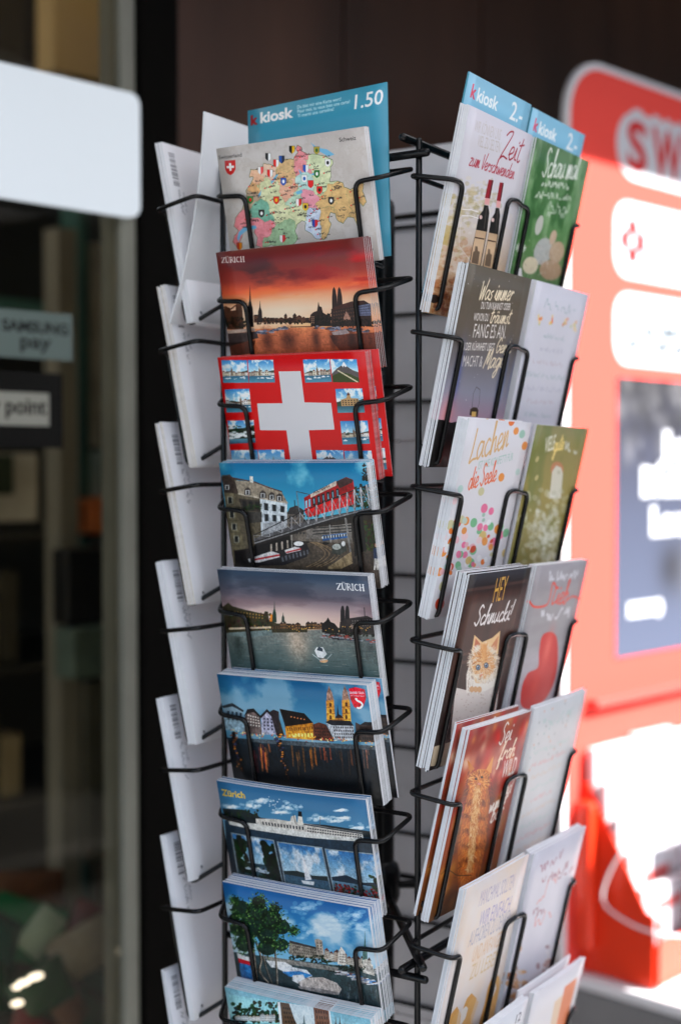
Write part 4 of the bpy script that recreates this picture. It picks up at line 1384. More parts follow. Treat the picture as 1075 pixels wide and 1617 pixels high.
def print_collage():
    p = Print(TW, TH_, R255(176, 190, 198), QF[8], (335, 1380), 3.525)
    p.vgrad([(0, R255(112, 156, 170)), (.3, R255(156, 186, 194)), (1, R255(70, 108, 116))])
    p.poly([(60, 645), (345, 690), (370, 850), (380, 1000), (90, 1000)], R255(130, 178, 186))
    trees(p, 85, 350, 800, 110, (.1, .16, .1), 51, 130, .3)
    town(p, 100, 790, 330, 800, 20, 40, 52, [R255(190, 190, 188), R255(170, 176, 180)], [R255(120, 120, 120), R255(150, 140, 130)], 9, R255(60, 66, 70))
    p.tpoly([(70, 805), (360, 815), (380, 1000), (90, 1000)], [(0, R255(24, 112, 118)), (1, R255(20, 90, 100))])
    p.poly([(345, 690), (355, 692), (385, 1000), (375, 1000)], (.92, .92, .92))
    p.poly([(355, 690), (550, 722), (580, 1000), (385, 1000)], R255(176, 190, 196))
    p.poly([(360, 692), (410, 700), (440, 790), (470, 850), (480, 1000), (386, 1000)], R255(84, 68, 54))
    p.windows([(372, 710), (420, 720), (460, 840), (390, 840)], 4, 5, R255(40, 32, 28), .5, .5)
    spire(p, 494, 900, 762, 20, R255(84, 104, 108), .5)
    p.poly([(548, 720), (632, 736), (660, 1000), (570, 1000)], R255(110, 78, 62))
    p.windows([(556, 730), (626, 742), (640, 860), (570, 860)], 5, 4, R255(56, 42, 38), .4, .55)
    p.poly([(632, 735), (640, 736), (666, 1000), (658, 1000)], (.9, .9, .9))
    for x in (672, 695):
        spire(p, x, 860, 772, 10, R255(64, 56, 50), .3)
    p.poly([(650, 860), (720, 820), (960, 860), (990, 1000), (660, 1000)], R255(120, 110, 100))
    p.detail(0.1, 0.0, 1.0, 16)
    return p


def price_front():
    q = [(395, 190), (613, 143), (608, 410), (395, 424)]
    p = Print(420, 440, R255(44, 122, 146), q, (390, 140), 4.674)
    p.text("k", (42, 330), (92, 322), 62, R255(146, 14, 22), .045)
    p.text("kiosk", (108, 316), (340, 274), 70, R255(208, 204, 206), .035)
    p.text("1.50", (786, 216), (1004, 172), 92, R255(206, 208, 212), .012, 1, .12)
    for i, (t, x1) in enumerate((("Du bist mir eine Karte wert!", 690), ("Pour moi, tu vaux bien une carte!", 755), ("Ti meriti una cartolina!", 634))):
        y = 216 + i * 31
        p.text(t, (370, y), (x1, y - (x1 - 370) * .195), 22, R255(176, 200, 208), .012)
    return p


def price_side(far=False):
    q = [(734, 121), (834, 166), (769, 487), (666, 472)]
    p = Print(330, 500, R255(120, 178, 206), q, (700, 120), 6.719)
    p.text("k", (238, 270), (290, 296), 92, R255(190, 14, 70), .03)
    p.text("kiosk", (304, 306), (530, 398), 92, R255(222, 234, 240), .025)
    p.text("2.-", (662, 470), (790, 520), 130, R255(224, 232, 238), .012)
    return p


# ---- greeting cards, near column
def print_zeit():
    p = Print(GW, GH, R255(206, 204, 214), QN[0], (620, 110), 3.2576)
    p.vgrad([(0, R255(205, 203, 214)), (.4, R255(206, 204, 212)), (.55, R255(206, 196, 190)), (.75, R255(210, 180, 150)), (1, R255(190, 150, 110))])
    rs = random.Random(1)
    for _ in range(170):
        p.ell(rs.gauss(430, 60), rs.gauss(680, 60), rs.uniform(5, 18), rs.uniform(5, 14), rs.choice([R255(176, 158, 110), R255(206, 190, 150), R255(150, 140, 90), R255(216, 206, 190)]), .3)
        p.ell(rs.gauss(300, 50), rs.gauss(780, 110), rs.uniform(5, 18), rs.uniform(5, 18), rs.choice([R255(196, 176, 120), R255(220, 206, 176), R255(226, 222, 216), R255(170, 150, 90)]), .3)
        p.ell(rs.gauss(340, 70), rs.gauss(1000, 70), rs.uniform(6, 20), rs.uniform(6, 18), rs.choice([R255(226, 206, 190), R255(206, 160, 130), R255(236, 226, 216), R255(180, 120, 80)]), .35)
        p.ell(rs.gauss(260, 50), rs.gauss(1150, 50), rs.uniform(6, 18), rs.uniform(6, 14), rs.choice([R255(170, 90, 40), R255(120, 60, 30), R255(200, 150, 110), R255(226, 200, 180)]), .5)
    p.poly([(240, 780), (300, 800), (280, 900), (225, 880)], R255(190, 164, 96), .6)
    for dx, dy, f in ((0, 0, 1.0), (62, 14, .86)):
        def bt(pts):
            return [((x - 455) * f + 455 + dx - (y - 700) * .02, y + dy) for x, y in pts]
        p.poly(bt([(466, 690), (488, 692), (494, 730), (490, 770), (486, 822), (455, 1010), (394, 996), (428, 815), (440, 748), (462, 716)]), R255(24, 22, 20))
        p.poly(bt([(488, 558), (512, 562), (496, 656), (470, 652)]), R255(146, 26, 44))
        p.poly(bt([(504, 560), (512, 562), (496, 656), (490, 655)]), R255(90, 14, 28))
        p.poly(bt([(472, 652), (496, 656), (492, 690), (468, 686)]), R255(220, 160, 160))
        p.tpoly(bt([(428, 816), (482, 826), (452, 1002), (400, 990)]), [(0, R255(190, 160, 130)), (.5, R255(222, 190, 156)), (1, R255(196, 164, 132))])
        p.poly(bt([(408, 985), (416, 930), (424, 926), (426, 900), (438, 903), (440, 925), (450, 930), (442, 992)]), R255(96, 80, 66), .8)
        p.stroke(bt([(424, 856), (470, 864)]), 4, R255(60, 40, 30))
        p.ell(450 + dx, 752 + dy, 8, 11, R255(240, 206, 200), .9)
        p.stroke(bt([(480, 700), (474, 760), (470, 810)]), 4, R255(130, 120, 110), .7)
    for y in (712, 744):
        p.stroke([(355, y), (400, y + 2), (438, y + 14)], 3, (.95, .94, .95), .9)
    p.stroke([(350, 740), (340, 900), (400, 980)], 3, (.95, .93, .93), .6)
    p.ell(215, 1170, 24, 22, R255(40, 24, 18))
    p.text("WIR KÖNNEN UNS", (415, 308), (548, 356), 38, R255(186, 178, 176), .0)
    p.text("VIEL ZU SELTEN", (430, 385), (545, 420), 38, R255(186, 178, 176), .0)
    p.script("Zeit", (548, 440), (648, 470), 46, R255(156, 22, 46), 6, shear=.25)
    p.script("zum Verschwenden", (388, 484), (618, 556), 26, R255(170, 34, 56), 4.2, shear=.25)
    return p


def print_was():
    p = Print(GW, GH, R255(90, 80, 70), QN[1], (620, 400), 3.2576)
    p.vgrad([(0, R255(92, 84, 70)), (.3, R255(100, 90, 80)), (.45, R255(108, 104, 108)), (.62, R255(140, 140, 156)), (.78, R255(186, 150, 170)), (.86, R255(176, 130, 140)), (1, R255(30, 24, 26))])
    rs = random.Random(6)
    for x, c in ((330, R255(70, 84, 150)), (560, R255(40, 70, 130)), (620, R255(120, 140, 190))):
        p.glow(x, 640, 26, c, .7, 110)
    p.glow(280, 820, 50, R255(236, 150, 150), .8, 60)
    for _ in range(60):
        p.ell(rs.uniform(180, 720), rs.uniform(60, 800), 2.2, 2.2, (.85, .83, .85), rs.uniform(.3, .9), 0, 6)
    p.poly([(140, 1080), (180, 880), (215, 850), (260, 855), (300, 870), (345, 860), (400, 880), (520, 870), (600, 900), (600, 1100), (140, 1100)], R255(16, 12, 12))
    p.poly([(392, 830), (396, 800), (412, 790), (430, 792), (438, 806), (434, 840)], R255(70, 56, 44))
    p.poly([(402, 838), (404, 812), (426, 814), (424, 840)], R255(236, 190, 110))
    p.stroke([(405, 790), (412, 720), (428, 686), (446, 700), (442, 770), (432, 800)], 2.4, R255(80, 74, 80))
    cr = R255(232, 214, 186)
    wh = R255(216, 210, 206)
    p.script("Was immer", (440, 236), (612, 242), 32, cr, 5.5, shear=.28)
    p.text("DU TUN KANNST ODER", (452, 284), (602, 292), 24, wh, .015)
    p.text("WOVON DU", (414, 344), (488, 348), 26, wh, .015)
    p.script("träumst.", (494, 356), (604, 362), 26, cr, 5, shear=.28)
    p.text("FANG ES AN.", (410, 432), (576, 438), 48, wh, .0)
    p.text("IN DER KÜHNHEIT LIEGT", (352, 496), (518, 500), 26, wh, .015)
    p.script("Genie", (524, 510), (606, 512), 26, cr, 5, shear=.28)
    p.text("MACHT &", (356, 580), (454, 582), 38, wh, .0)
    p.script("Magie", (462, 588), (574, 590), 34, cr, 6, shear=.28)
    return p


def print_lachen():
    p = Print(GW, GH, R255(214, 212, 218), QN[2], (620, 640), 3.2576)
    rs = random.Random(9)
    cols = [R255(222, 110, 34), R255(226, 140, 60), R255(200, 60, 28), R255(150, 186, 168), R255(196, 190, 150), R255(228, 110, 150), R255(226, 170, 180), R255(180, 206, 200), R255(206, 178, 110), R255(110, 176, 130), R255(236, 200, 205)]
    for x, y, r, i in ((606, 92, 18, 0), (630, 140, 16, 1), (662, 156, 18, 3), (676, 216, 18, 1), (554, 378, 18, 1), (640, 350, 14, 7), (345, 440, 16, 7), (450, 452, 18, 4), (466, 538, 20, 5), (502, 552, 16, 5), (412, 612, 20, 9), (374, 604, 18, 1), (330, 612, 22, 2), (300, 716, 22, 0), (258, 764, 20, 1),
                       (240, 1030, 26, 2), (240, 866, 18, 1), (256, 940, 22, 4), (536, 644, 20, 1), (500, 630, 18, 9), (458, 680, 22, 8), (366, 682, 20, 10), (405, 745, 22, 6), (398, 818, 20, 9), (362, 726, 14, 5), (296, 626, 22, 4), (316, 504, 14, 10), (290, 520, 12, 7)):
        p.ell(x, y, r * .85, r * 1.25, cols[i], .95, .3)
    for _ in range(90):
        x = rs.uniform(250, 600)
        y = 560 + 320 * math.sqrt(rs.random()) + (x - 400) * .05
        r = rs.uniform(8, 19)
        p.ell(x, y, r * .85, r * 1.25, rs.choice(cols + [(.9, .9, .92)] * 3), .9, rs.uniform(.1, .6))
    p.script("Lachen", (384, 308), (586, 220), 56, R255(208, 168, 116), 8, shear=.12)
    p.text("IST WIE KONFETTI FÜR", (432, 340), (612, 290), 28, R255(156, 190, 182), .0)
    p.script("die Seele", (380, 446), (524, 396), 36, R255(222, 96, 44), 6, shear=.12)
    return p


def print_hey():
    p = Print(GW, GH, R255(60, 36, 30), QN[3], (620, 860), 3.2576)
    p.vgrad([(0, R255(36, 26, 26)), (.07, R255(40, 28, 28)), (.12, R255(84, 52, 44)), (.4, R255(92, 56, 44)), (.7, R255(50, 30, 24)), (1, R255(26, 16, 14))])
    p.mixin(fbm(GH, GW, 3, 6, 71), R255(40, 24, 22), .6)
    for y in (235, 560, 600):
        p.stroke([(330, y + 20), (700, y - 45)], 10, R255(130, 92, 78), .35)
    p.tpoly([(318, 745), (385, 760), (545, 718), (530, 860), (500, 1010), (290, 1010)], [(0, R255(216, 206, 200)), (1, R255(206, 190, 184))])
    rs = random.Random(3)
    for _ in range(70):
        p.ell(rs.uniform(320, 530), rs.uniform(770, 930), 2.6, 2.6, R255(170, 140, 130), .8, 0, 6)
    p.poly([(210, 1050), (300, 1020), (330, 1140), (190, 1150)], R255(196, 176, 150))
    orange, wht = R255(222, 160, 96), R255(232, 224, 214)
    p.poly([(372, 770), (372, 680), (392, 600), (520, 560), (536, 640), (540, 720), (470, 760)], wht)
    p.poly([(398, 560), (412, 474), (452, 510), (506, 486), (546, 450), (536, 560), (520, 640), (470, 720), (420, 720), (392, 640)], R255(226, 186, 136))
    p.poly([(408, 560), (418, 490), (444, 520)], R255(190, 110, 76))
    p.poly([(498, 530), (538, 474), (526, 560)], R255(200, 130, 90))
    for _ in range(1300):
        an, rr = rs.uniform(0, 6.283), math.sqrt(rs.random())
        x, y = 462 + 72 * rr * math.cos(an), 620 + 92 * rr * math.sin(an)
        L = rs.uniform(7, 20)
        da = math.atan2(y - 600, x - 458) + rs.gauss(0, .4)
        edge = rr
        mid = abs(x - 460) < 16 and y < 610
        c = rs.choice([R255(206, 132, 66), R255(226, 166, 104), R255(184, 108, 50)]) if (mid or (edge < .75 and rs.random() < .62 and y < 690)) else rs.choice([R255(240, 232, 222), R255(226, 208, 186), R255(214, 196, 176)])
        if y > 690:
            c = rs.choice([R255(236, 228, 218), R255(206, 190, 172), R255(176, 156, 140)])
        p.stroke([(x, y), (x + L * math.cos(da), y + L * math.sin(da))], 2.4, c, .7)
    for _ in range(120):
        x = rs.uniform(375, 405) if rs.random() < .5 else rs.uniform(515, 540)
        y = rs.uniform(560, 760)
        p.stroke([(x, y), (x + rs.gauss(0, 5), y + rs.uniform(8, 20))], 2.4, R255(120, 84, 60), .45)
    for _ in range(160):
        x, y = rs.uniform(372, 536), rs.uniform(660, 770)
        p.stroke([(x, y), (x + rs.gauss(0, 6), y + rs.uniform(8, 26))], 2.4, wht, .6)
    for _ in range(80):
        a = rs.uniform(0, 6.28)
        x, y = 464 + 74 * math.cos(a), 610 + 90 * math.sin(a)
        p.stroke([(x, y), (x + 14 * math.cos(a), y + 14 * math.sin(a))], 1.6, R255(240, 226, 206), .6)
    p.poly([(448, 520), (476, 514), (470, 600), (452, 602)], orange, .6)
    for x, y in ((432, 640), (474, 628)):
        p.ell(x, y, 12, 15, R255(60, 50, 50))
        p.ell(x, y, 8, 11, R255(120, 150, 190))
        p.ell(x, y, 4, 7, R255(14, 14, 18))
        p.ell(x - 3, y - 5, 2.5, 3, (1, 1, 1))
    p.poly([(442, 676), (456, 672), (450, 686)], R255(216, 130, 116))
    p.stroke([(450, 686), (448, 698), (436, 702)], 2, R255(150, 90, 70))
    for x in (400, 420, 440):
        p.ell(x, 752, 12, 16, R255(206, 150, 100), .8)
    p.text("HEY", (504, 306), (566, 290), 84, R255(206, 156, 70), .0)
    p.script("Schnucki!", (408, 428), (598, 392), 32, R255(228, 222, 222), 7, shear=.2)
    return p


def print_sei():
    p = Print(GW, GH, R255(110, 34, 26), QN[4], (620, 860), 3.2576)
    p.vgrad([(0, R255(150, 84, 70)), (.3, R255(164, 44, 36)), (.6, R255(150, 70, 34)), (1, R255(120, 76, 30))])
    rs = random.Random(14)
    for _ in range(70):
        p.glow(rs.uniform(360, 720), rs.uniform(900, 1240), rs.uniform(12, 34), rs.choice([R255(206, 50, 42), R255(222, 136, 66), R255(120, 24, 22), R255(232, 190, 160), R255(176, 36, 34)]), .6)
    for _ in range(70):
        p.glow(rs.uniform(300, 640), rs.uniform(1240, 1640), rs.uniform(12, 30), rs.choice([R255(150, 100, 40), R255(196, 150, 80), R255(90, 50, 24), R255(120, 40, 24), R255(60, 36, 20)]), .55)

    def zz(x, y):
        return (x, y + 380 * 3.2576)
    fur = [R255(206, 120, 44), R255(160, 80, 24), R255(226, 170, 110), R255(120, 56, 18), R255(236, 206, 170)]
    p.poly([zz(330, 620), zz(330, 300), zz(370, 80), zz(400, -30), zz(470, -40), zz(490, 80), zz(475, 300), zz(420, 560), zz(360, 640)], R255(186, 104, 40))
    p.poly([(372, 1240), (385, 1200), (430, 1165), (480, 1165), (500, 1100), (490, 1185), (484, 1260), (440, 1280), (390, 1275)], R255(212, 130, 50))
    p.poly([(384, 1190), (372, 1120), (410, 1165)], R255(200, 120, 50))
    p.poly([(470, 1165), (508, 1095), (496, 1185)], R255(224, 150, 80))
    for _ in range(2200):
        t = rs.random()
        w_ = 48 + 30 * math.sin(min(1, t * 1.3) * 3.1)
        o = rs.gauss(0, .5)
        x = 438 - 62 * t + o * w_
        y = 1170 + 640 * t
        L = rs.uniform(9, 26)
        an = rs.gauss(1.75, .35) + o * -.3
        if abs(o) < .28 and .12 < t < .8:
            c = rs.choice([R255(238, 206, 160), R255(226, 176, 116), R255(206, 140, 70)])
        elif abs(o) > .75:
            c = rs.choice([R255(110, 50, 16), R255(140, 66, 20), R255(84, 36, 14)])
        else:
            c = rs.choice([R255(226, 126, 44), R255(200, 98, 30), R255(236, 158, 74), R255(166, 72, 22)])
        if .2 < t < .75 and int(t * 26) % 3 == 0 and abs(o) > .25:
            c = R255(112, 50, 16)
        p.stroke([(x, y), (x + L * math.cos(an), y + L * math.sin(an))], 2.6, c, .75)
    for _ in range(260):
        an, rr = rs.uniform(0, 6.283), math.sqrt(rs.random())
        x, y = 436 + 50 * rr * math.cos(an), 1222 + 44 * rr * math.sin(an)
        p.stroke([(x, y), (x + 12 * math.cos(an), y + 12 * math.sin(an))], 2.2, rs.choice([R255(216, 136, 56), R255(180, 92, 30), R255(236, 184, 120), R255(130, 58, 18)]), .7)
    p.stroke([(434, 1190), (432, 1176)], 4, R255(110, 48, 14))
    for x, y in ((418, 1216), (448, 1206)):
        p.ell(x, y, 7, 6, R255(40, 24, 14))
    p.ell(434, 1240, 10, 6, R255(210, 130, 110))
    for x, y, r in ((300, 440, 30), (250, 470, 26), (270, 540, 34), (300, 610, 26), (240, 620, 24)):
        p.glow(*zz(x, y), r, R255(206, 140, 60), .7)
    p.stroke(crom([zz(245, 470), zz(270, 445), zz(300, 455), zz(330, 470), zz(400, 465)]), 3, R255(70, 44, 26))
    wh = R255(226, 216, 208)
    p.script("Sei", (532, 1040), (596, 1010), 34, wh, 6, shear=.2)
    p.script("froh", (532, 1120), (614, 1090), 30, R255(236, 214, 190), 6, shear=.2)
    p.text("WILD", (548, 1208), (620, 1180), 60, wh, .01)
    p.script("und", (546, 1300), (600, 1280), 28, wh, 6, shear=.2)
    p.script("wunder", zz(484, 150), zz(580, 90), 26, wh, 6, shear=.2)
    p.script("bar", zz(494, 196), zz(556, 160), 30, wh, 6, shear=.2)
    return p


def print_manchmal():
    p = Print(GW, GH, R255(222, 212, 206), QN[5], (620, 1240), 3.2576)
    p.mixin(fbm(GH, GW, 5, 4, 88), R255(226, 196, 170), .6)
    p.mixin(fbm(GH, GW, 3, 3, 89), R255(214, 210, 218), .5)
    for t, p0, p1, c in (("MANCHMAL SOLLTEN", (440, 620), (618, 525), R255(176, 164, 184)), ("WIR EINFACH", (438, 725), (598, 640), R255(160, 150, 190)), ("AUFHÖREN ZU DENKEN", (386, 828), (600, 705), R255(166, 162, 180)),
                         ("UND ANFANGEN", (404, 905), (560, 812), R255(214, 176, 140)), ("ZU LEBEN!", (390, 998), (546, 905), R255(210, 182, 140))):
        p.text(t, p0, p1, 52, c, .0)
    sk = R255(216, 160, 90)
    for hand in ([(330, 1300), (345, 1180), (380, 1090), (404, 1062), (430, 1090), (400, 1180), (398, 1300)], [(420, 1300), (470, 1120), (490, 1030), (520, 962), (548, 980), (545, 1060), (520, 1180), (500, 1300)], [(270, 1300), (300, 1170), (330, 1130), (340, 1150), (310, 1300)]):
        p.poly(hand, sk)
        p.poly([(x + 10, y + 18) for x, y in hand], R255(228, 180, 120), .5)
    p.poly([(500, 1030), (512, 1018), (530, 1014), (534, 1040), (508, 1100), (496, 1070)], R255(232, 222, 214))
    p.poly([(352, 1150), (376, 1128), (386, 1140), (372, 1190), (340, 1240)], R255(232, 222, 214))
    return p


def print_white12():
    p = Print(GW, GH, R255(220, 220, 226), QN[6], (620, 1240), 3.2576)
    p.text("12", (628, 1210), (656, 1190), 30, R255(70, 66, 80), .01)
    return p


# ---- greeting cards, far column
def print_schau():
    p = Print(GW, GH, R255(100, 140, 90), QR[0], (730, 140), 5.0524)
    p.vgrad([(0, R255(88, 124, 86)), (.35, R255(96, 140, 92)), (.55, R255(84, 126, 72)), (1, R255(130, 134, 110))])
    p.mixin((fbm(GH, GW, 4, 6, 91) - .5) * 2, R255(150, 180, 140), .6)
    p.mixin((fbm(GH, GW, 5, 6, 92) - .55) * 3, R255(40, 90, 40), .7)
    w = R255(224, 228, 222)
    p.script("Schau mal", (630, 690), (910, 722), 70, w, 9, shear=.2)
    p.scrawl((630, 762), (850, 800), 26, w, 8, 1, .8)
    p.scrawl((580, 856), (870, 884), 28, w, 8, 2, .7)
    p.scrawl((680, 960), (850, 980), 40, w, 7, 3, .7)
    p.scrawl((670, 1010), (840, 1030), 40, w, 7, 4, .7)
    for x, y, rx, ry, c in ((610, 1080, 28, 80, R255(190, 190, 184)), (640, 1290, 70, 110, R255(176, 178, 178)), (720, 1180, 26, 60, R255(196, 170, 150)), (750, 1300, 60, 90, R255(186, 160, 136)), (540, 1400, 60, 70, R255(220, 206, 180)), (700, 1440, 90, 80, R255(176, 146, 120))):
        p.ell(x, y, rx, ry, c, .95, .25)
    for _ in range(200):
        x, y = RNG.gauss(660, 90), RNG.gauss(1360, 90)
        p.stroke([(x, y), (x + RNG.gauss(0, 8), y + RNG.uniform(8, 26))], 5, RNG.choice([R255(216, 208, 196), R255(140, 120, 104), R255(196, 190, 186)]), .4)
    for a in np.linspace(0, 6.2, 14):
        p.stroke([(465, 1260), (465 + 40 * math.cos(a), 1260 + 40 * math.sin(a))], 6, (.9, .9, .9), .8)
    p.poly([(430, 1420), (470, 1420), (480, 1560), (420, 1560)], R255(226, 224, 226))
    return p


def lines_card(q, seed, bg, cols, n=9, flowers=True, org=(620, 400)):
    p = Print(GW, GH, bg)
    rs = random.Random(seed)
    p.mixin(fbm(GH, GW, 4, 4, seed), tuple(c * .96 for c in bg), .6)
    p.scrawl((80, 70), (300, 70), 26, cols[0], 3, seed)
    if flowers:
        for x in (70, 150, 240, 320):
            for _ in range(7):
                p.ell(x + rs.gauss(0, 8), 105 + rs.gauss(0, 8), 6, 5, rs.choice([R255(230, 150, 80), R255(226, 110, 80), R255(180, 190, 140), R255(236, 200, 120)]), .8)
    for i in range(n):
        y = 150 + i * 38
        w = rs.uniform(150, 290)
        p.scrawl(((GW - w) / 2, y), ((GW + w) / 2, y), 13, cols[i % len(cols)], 2.2, seed * 20 + i, .8)
    return p


def print_wishes():
    p = lines_card(QR[1], 3, R255(206, 206, 218), [R255(150, 170, 176), R255(166, 166, 186), R255(186, 170, 180)])
    return p


def print_fox():
    p = Print(GW, GH, R255(150, 140, 90), QR[2], (620, 640), 3.2576)
    p.vgrad([(0, R255(140, 132, 86)), (.4, R255(156, 142, 82)), (1, R255(110, 106, 60))])
    p.mixin((fbm(GH, GW, 4, 4, 97) - .4) * 2, R255(112, 120, 66), .7)
    p.text("VIELE", (772, 244), (824, 226), 48, R255(214, 210, 190), .02)
    p.script("gute", (818, 240), (870, 226), 26, R255(236, 206, 130), 6)
    p.scrawl((876, 222), (944, 250), 44, R255(206, 206, 196), 8, 7, .9)
    p.ell(840, 330, 34, 40, R255(190, 130, 96), .9)
    p.poly([(800, 480), (815, 340), (835, 310), (860, 320), (870, 350), (860, 480)], R255(206, 202, 186))
    for _ in range(260):
        x, y = RNG.gauss(780, 56), RNG.gauss(660, 100)
        p.ell(x, y, RNG.uniform(6, 16), RNG.uniform(8, 22), RNG.choice([R255(206, 206, 190), R255(186, 186, 166), R255(220, 220, 210), R255(150, 146, 116)]), .4)
    for x, y in ((738, 280), (735, 375), (900, 560)):
        p.ell(x, y, 8, 16, R255(206, 190, 140), .7, .4)
    return p


def print_lieb():
    p = Print(GW, GH, R255(160, 156, 160), QR[3], (620, 860), 3.2576)
    p.vgrad([(0, R255(166, 160, 164)), (.45, R255(160, 156, 160)), (.55, R255(186, 180, 188)), (1, R255(196, 190, 200))])
    p.mixin(fbm(GH, GW, 18, 3, 99), R255(140, 134, 138), .35)
    c = R255(226, 84, 70)
    p.stroke(crom([(650, 310), (690, 300), (720, 330), (780, 320), (800, 280), (815, 205), (830, 230), (810, 310), (840, 290)]), 7, c)
    p.script("ieb", (826, 318), (892, 300), 36, c, 7)
    p.stroke(crom([(890, 290), (920, 270), (955, 280), (990, 290)]), 6, c)
    p.ell(838, 228, 8, 8, c)
    p.scrawl((790, 190), (950, 175), 24, R255(214, 212, 218), 8, 5, .8)
    p.scrawl((748, 400), (900, 375), 30, R255(218, 216, 222), 9, 6, .9)
    p.poly(crom([(745, 560), (760, 480), (800, 456), (836, 480), (845, 580), (830, 700), (780, 800), (700, 850), (655, 830), (660, 740), (690, 670), (740, 640), (745, 560)], 4), R255(206, 48, 44))
    p.glow(790, 540, 30, R255(236, 110, 96), .8, 60)
    p.glow(720, 740, 34, R255(226, 80, 66), .7, 40)
    return p


def print_pastel():
    p = lines_card(QR[4], 6, R255(206, 206, 208), [R255(170, 196, 190), R255(216, 150, 150), R255(206, 180, 160)], 9, False)
    for _ in range(30):
        p.ell(RNG.uniform(10, 370), RNG.uniform(6, 200), 4, 4, RNG.choice([R255(150, 150, 150), R255(216, 150, 120), R255(150, 180, 180)]), .7)
    return p


def print_hearts():
    p = Print(GW, GH, R255(210, 206, 216), QR[5], (620, 1240), 3.2576)
    p.mixin(fbm(GH, GW, 4, 5, 77), R255(198, 196, 206), .7)
    c1, c2 = R255(150, 80, 96), R255(222, 120, 110)
    for i, (p0, p1, h, c) in enumerate((((750, 440), (880, 340), 26, c1), ((740, 590), (850, 470), 46, c2), ((846, 460), (930, 410), 26, c1), ((712, 670), (800, 620), 28, c1), ((722, 715), (820, 650), 36, c2), ((760, 500), (900, 400), 24, c1))):
        p.scrawl(p0, p1, h, c, 4.5, 30 + i, .8)
    for _ in range(60):
        p.ell(RNG.gauss(620, 40), RNG.gauss(1010, 80), RNG.uniform(6, 18), RNG.uniform(6, 18), RNG.choice([R255(206, 130, 60), R255(110, 60, 40), R255(220, 206, 196), R255(226, 170, 110)]), .6)
        p.ell(RNG.gauss(830, 30), RNG.gauss(900, 50), RNG.uniform(6, 18), RNG.uniform(6, 18), RNG.choice([R255(160, 110, 100), R255(120, 60, 60), R255(226, 216, 216)]), .5)
    return p


def print_stripes():
    p = Print(GW, GH, R255(224, 218, 222), QR[6], (620, 1240), 3.2576)
    p.poly([(828, 1090), (870, 1050), (830, 1300), (790, 1300)], R255(226, 196, 170))
    p.poly([(880, 1010), (948, 956), (900, 1160), (860, 1300), (820, 1300)], R255(222, 130, 90))
    p.poly([(960, 950), (1010, 900), (940, 1240), (920, 1240)], R255(232, 196, 206))
    return p


def print_back(seed):
    """address side of a greeting card: bar code at one edge, small print"""
    p = Print(260, 358, R255(232, 231, 236))
    rs = random.Random(seed)
    y = 16 + rs.uniform(0, 10)
    y1 = y + rs.uniform(58, 70)
    x0 = 18 + rs.uniform(-3, 6)
    while y < y1:
        h = rs.choice([1.2, 2, 2.8])
        p.stroke([(x0, y), (x0 + 17, y)], h, R255(70, 70, 78), .8, raw=True)
        y += h + rs.choice([1.6, 2.2, 3])
    p.scrawl((x0 + 10, y1 + 8), (x0 + 10, y1 + rs.uniform(60, 90)), 9, R255(160, 160, 168), 2, seed)
    p.scrawl((x0 + 24, y1 + 10), (x0 + 24, y1 + rs.uniform(30, 80)), 7, R255(176, 176, 184), 1.6, seed + 1)
    p.ell(30, 338, 3, 3, R255(90, 90, 98))
    p.poly([(200, 20), (244, 20), (244, 72), (200, 72)], R255(214, 213, 219))
    for yy in (150, 190, 230, 270):
        p.stroke([(140, yy), (244, yy)], 1.2, R255(190, 190, 198), .8, raw=True)
    return p

# ------------------------------------------------------------------ setting: ground, shop front, canopies
M_wire = mat("black_wire_paint", (.004, .004, .0045), .26, .25, 60, .2, spec=.32)
M_paper = mat("white_card_edge", (.72, .73, .76), .7, .05, 90, .1)
M_pave = mat("paving_grey", (.17, .167, .163), .85, .25, 5, .4)
M_wood = mat("dark_stained_wood", (.044, .020, .012), .42, .4, 2.2, .05, spec=.2, stretch=(3, 3, .7))
M_black = mat("black_frame_paint", (.0025, .0022, .0018), .7, .2, 20, spec=.05)
M_alu = mat("grey_green_frame_metal", (.17, .172, .14), .5, .1, 14)
M_plast0 = mat("kerb_stone", (.28, .27, .26), .85, .15, 12, .3)
M_plast = mat("wall_plaster", (.30, .29, .27), .9, .1, 8, .2)

gm = mesh("ground", [(-60, -60, 0), (60, -60, 0), (60, 60, 0), (-60, 60, 0)], [(0, 1, 2, 3)], M_pave)
tag(link("pavement", gm), "grey pavement in front of the kiosk", kind="structure")
M_tar = mat("road_asphalt", (.045, .045, .047), .85, .25, 9, .4)
part_pts = [FP(-50, 2.9, -.1), FP(50, 2.9, -.1), FP(50, 9.6, -.1), FP(-50, 9.6, -.1), FP(-50, 2.9, .004), FP(50, 2.9, .004), FP(50, 9.6, .004), FP(-50, 9.6, .004)]
tag(part("road", part_pts, [(0, 1, 2, 3), (4, 5, 6, 7), (0, 1, 5, 4), (1, 2, 6, 5), (2, 3, 7, 6), (3, 0, 4, 7)], M_tar, None), "asphalt road beyond the pavement", kind="structure")
for qk in (2.78, 9.602):
    tag(fbox("kerb", -50, 50, qk, qk + .118, .002, .10, M_plast0, None, bevel=.01), "stone kerb along the road", kind="structure")

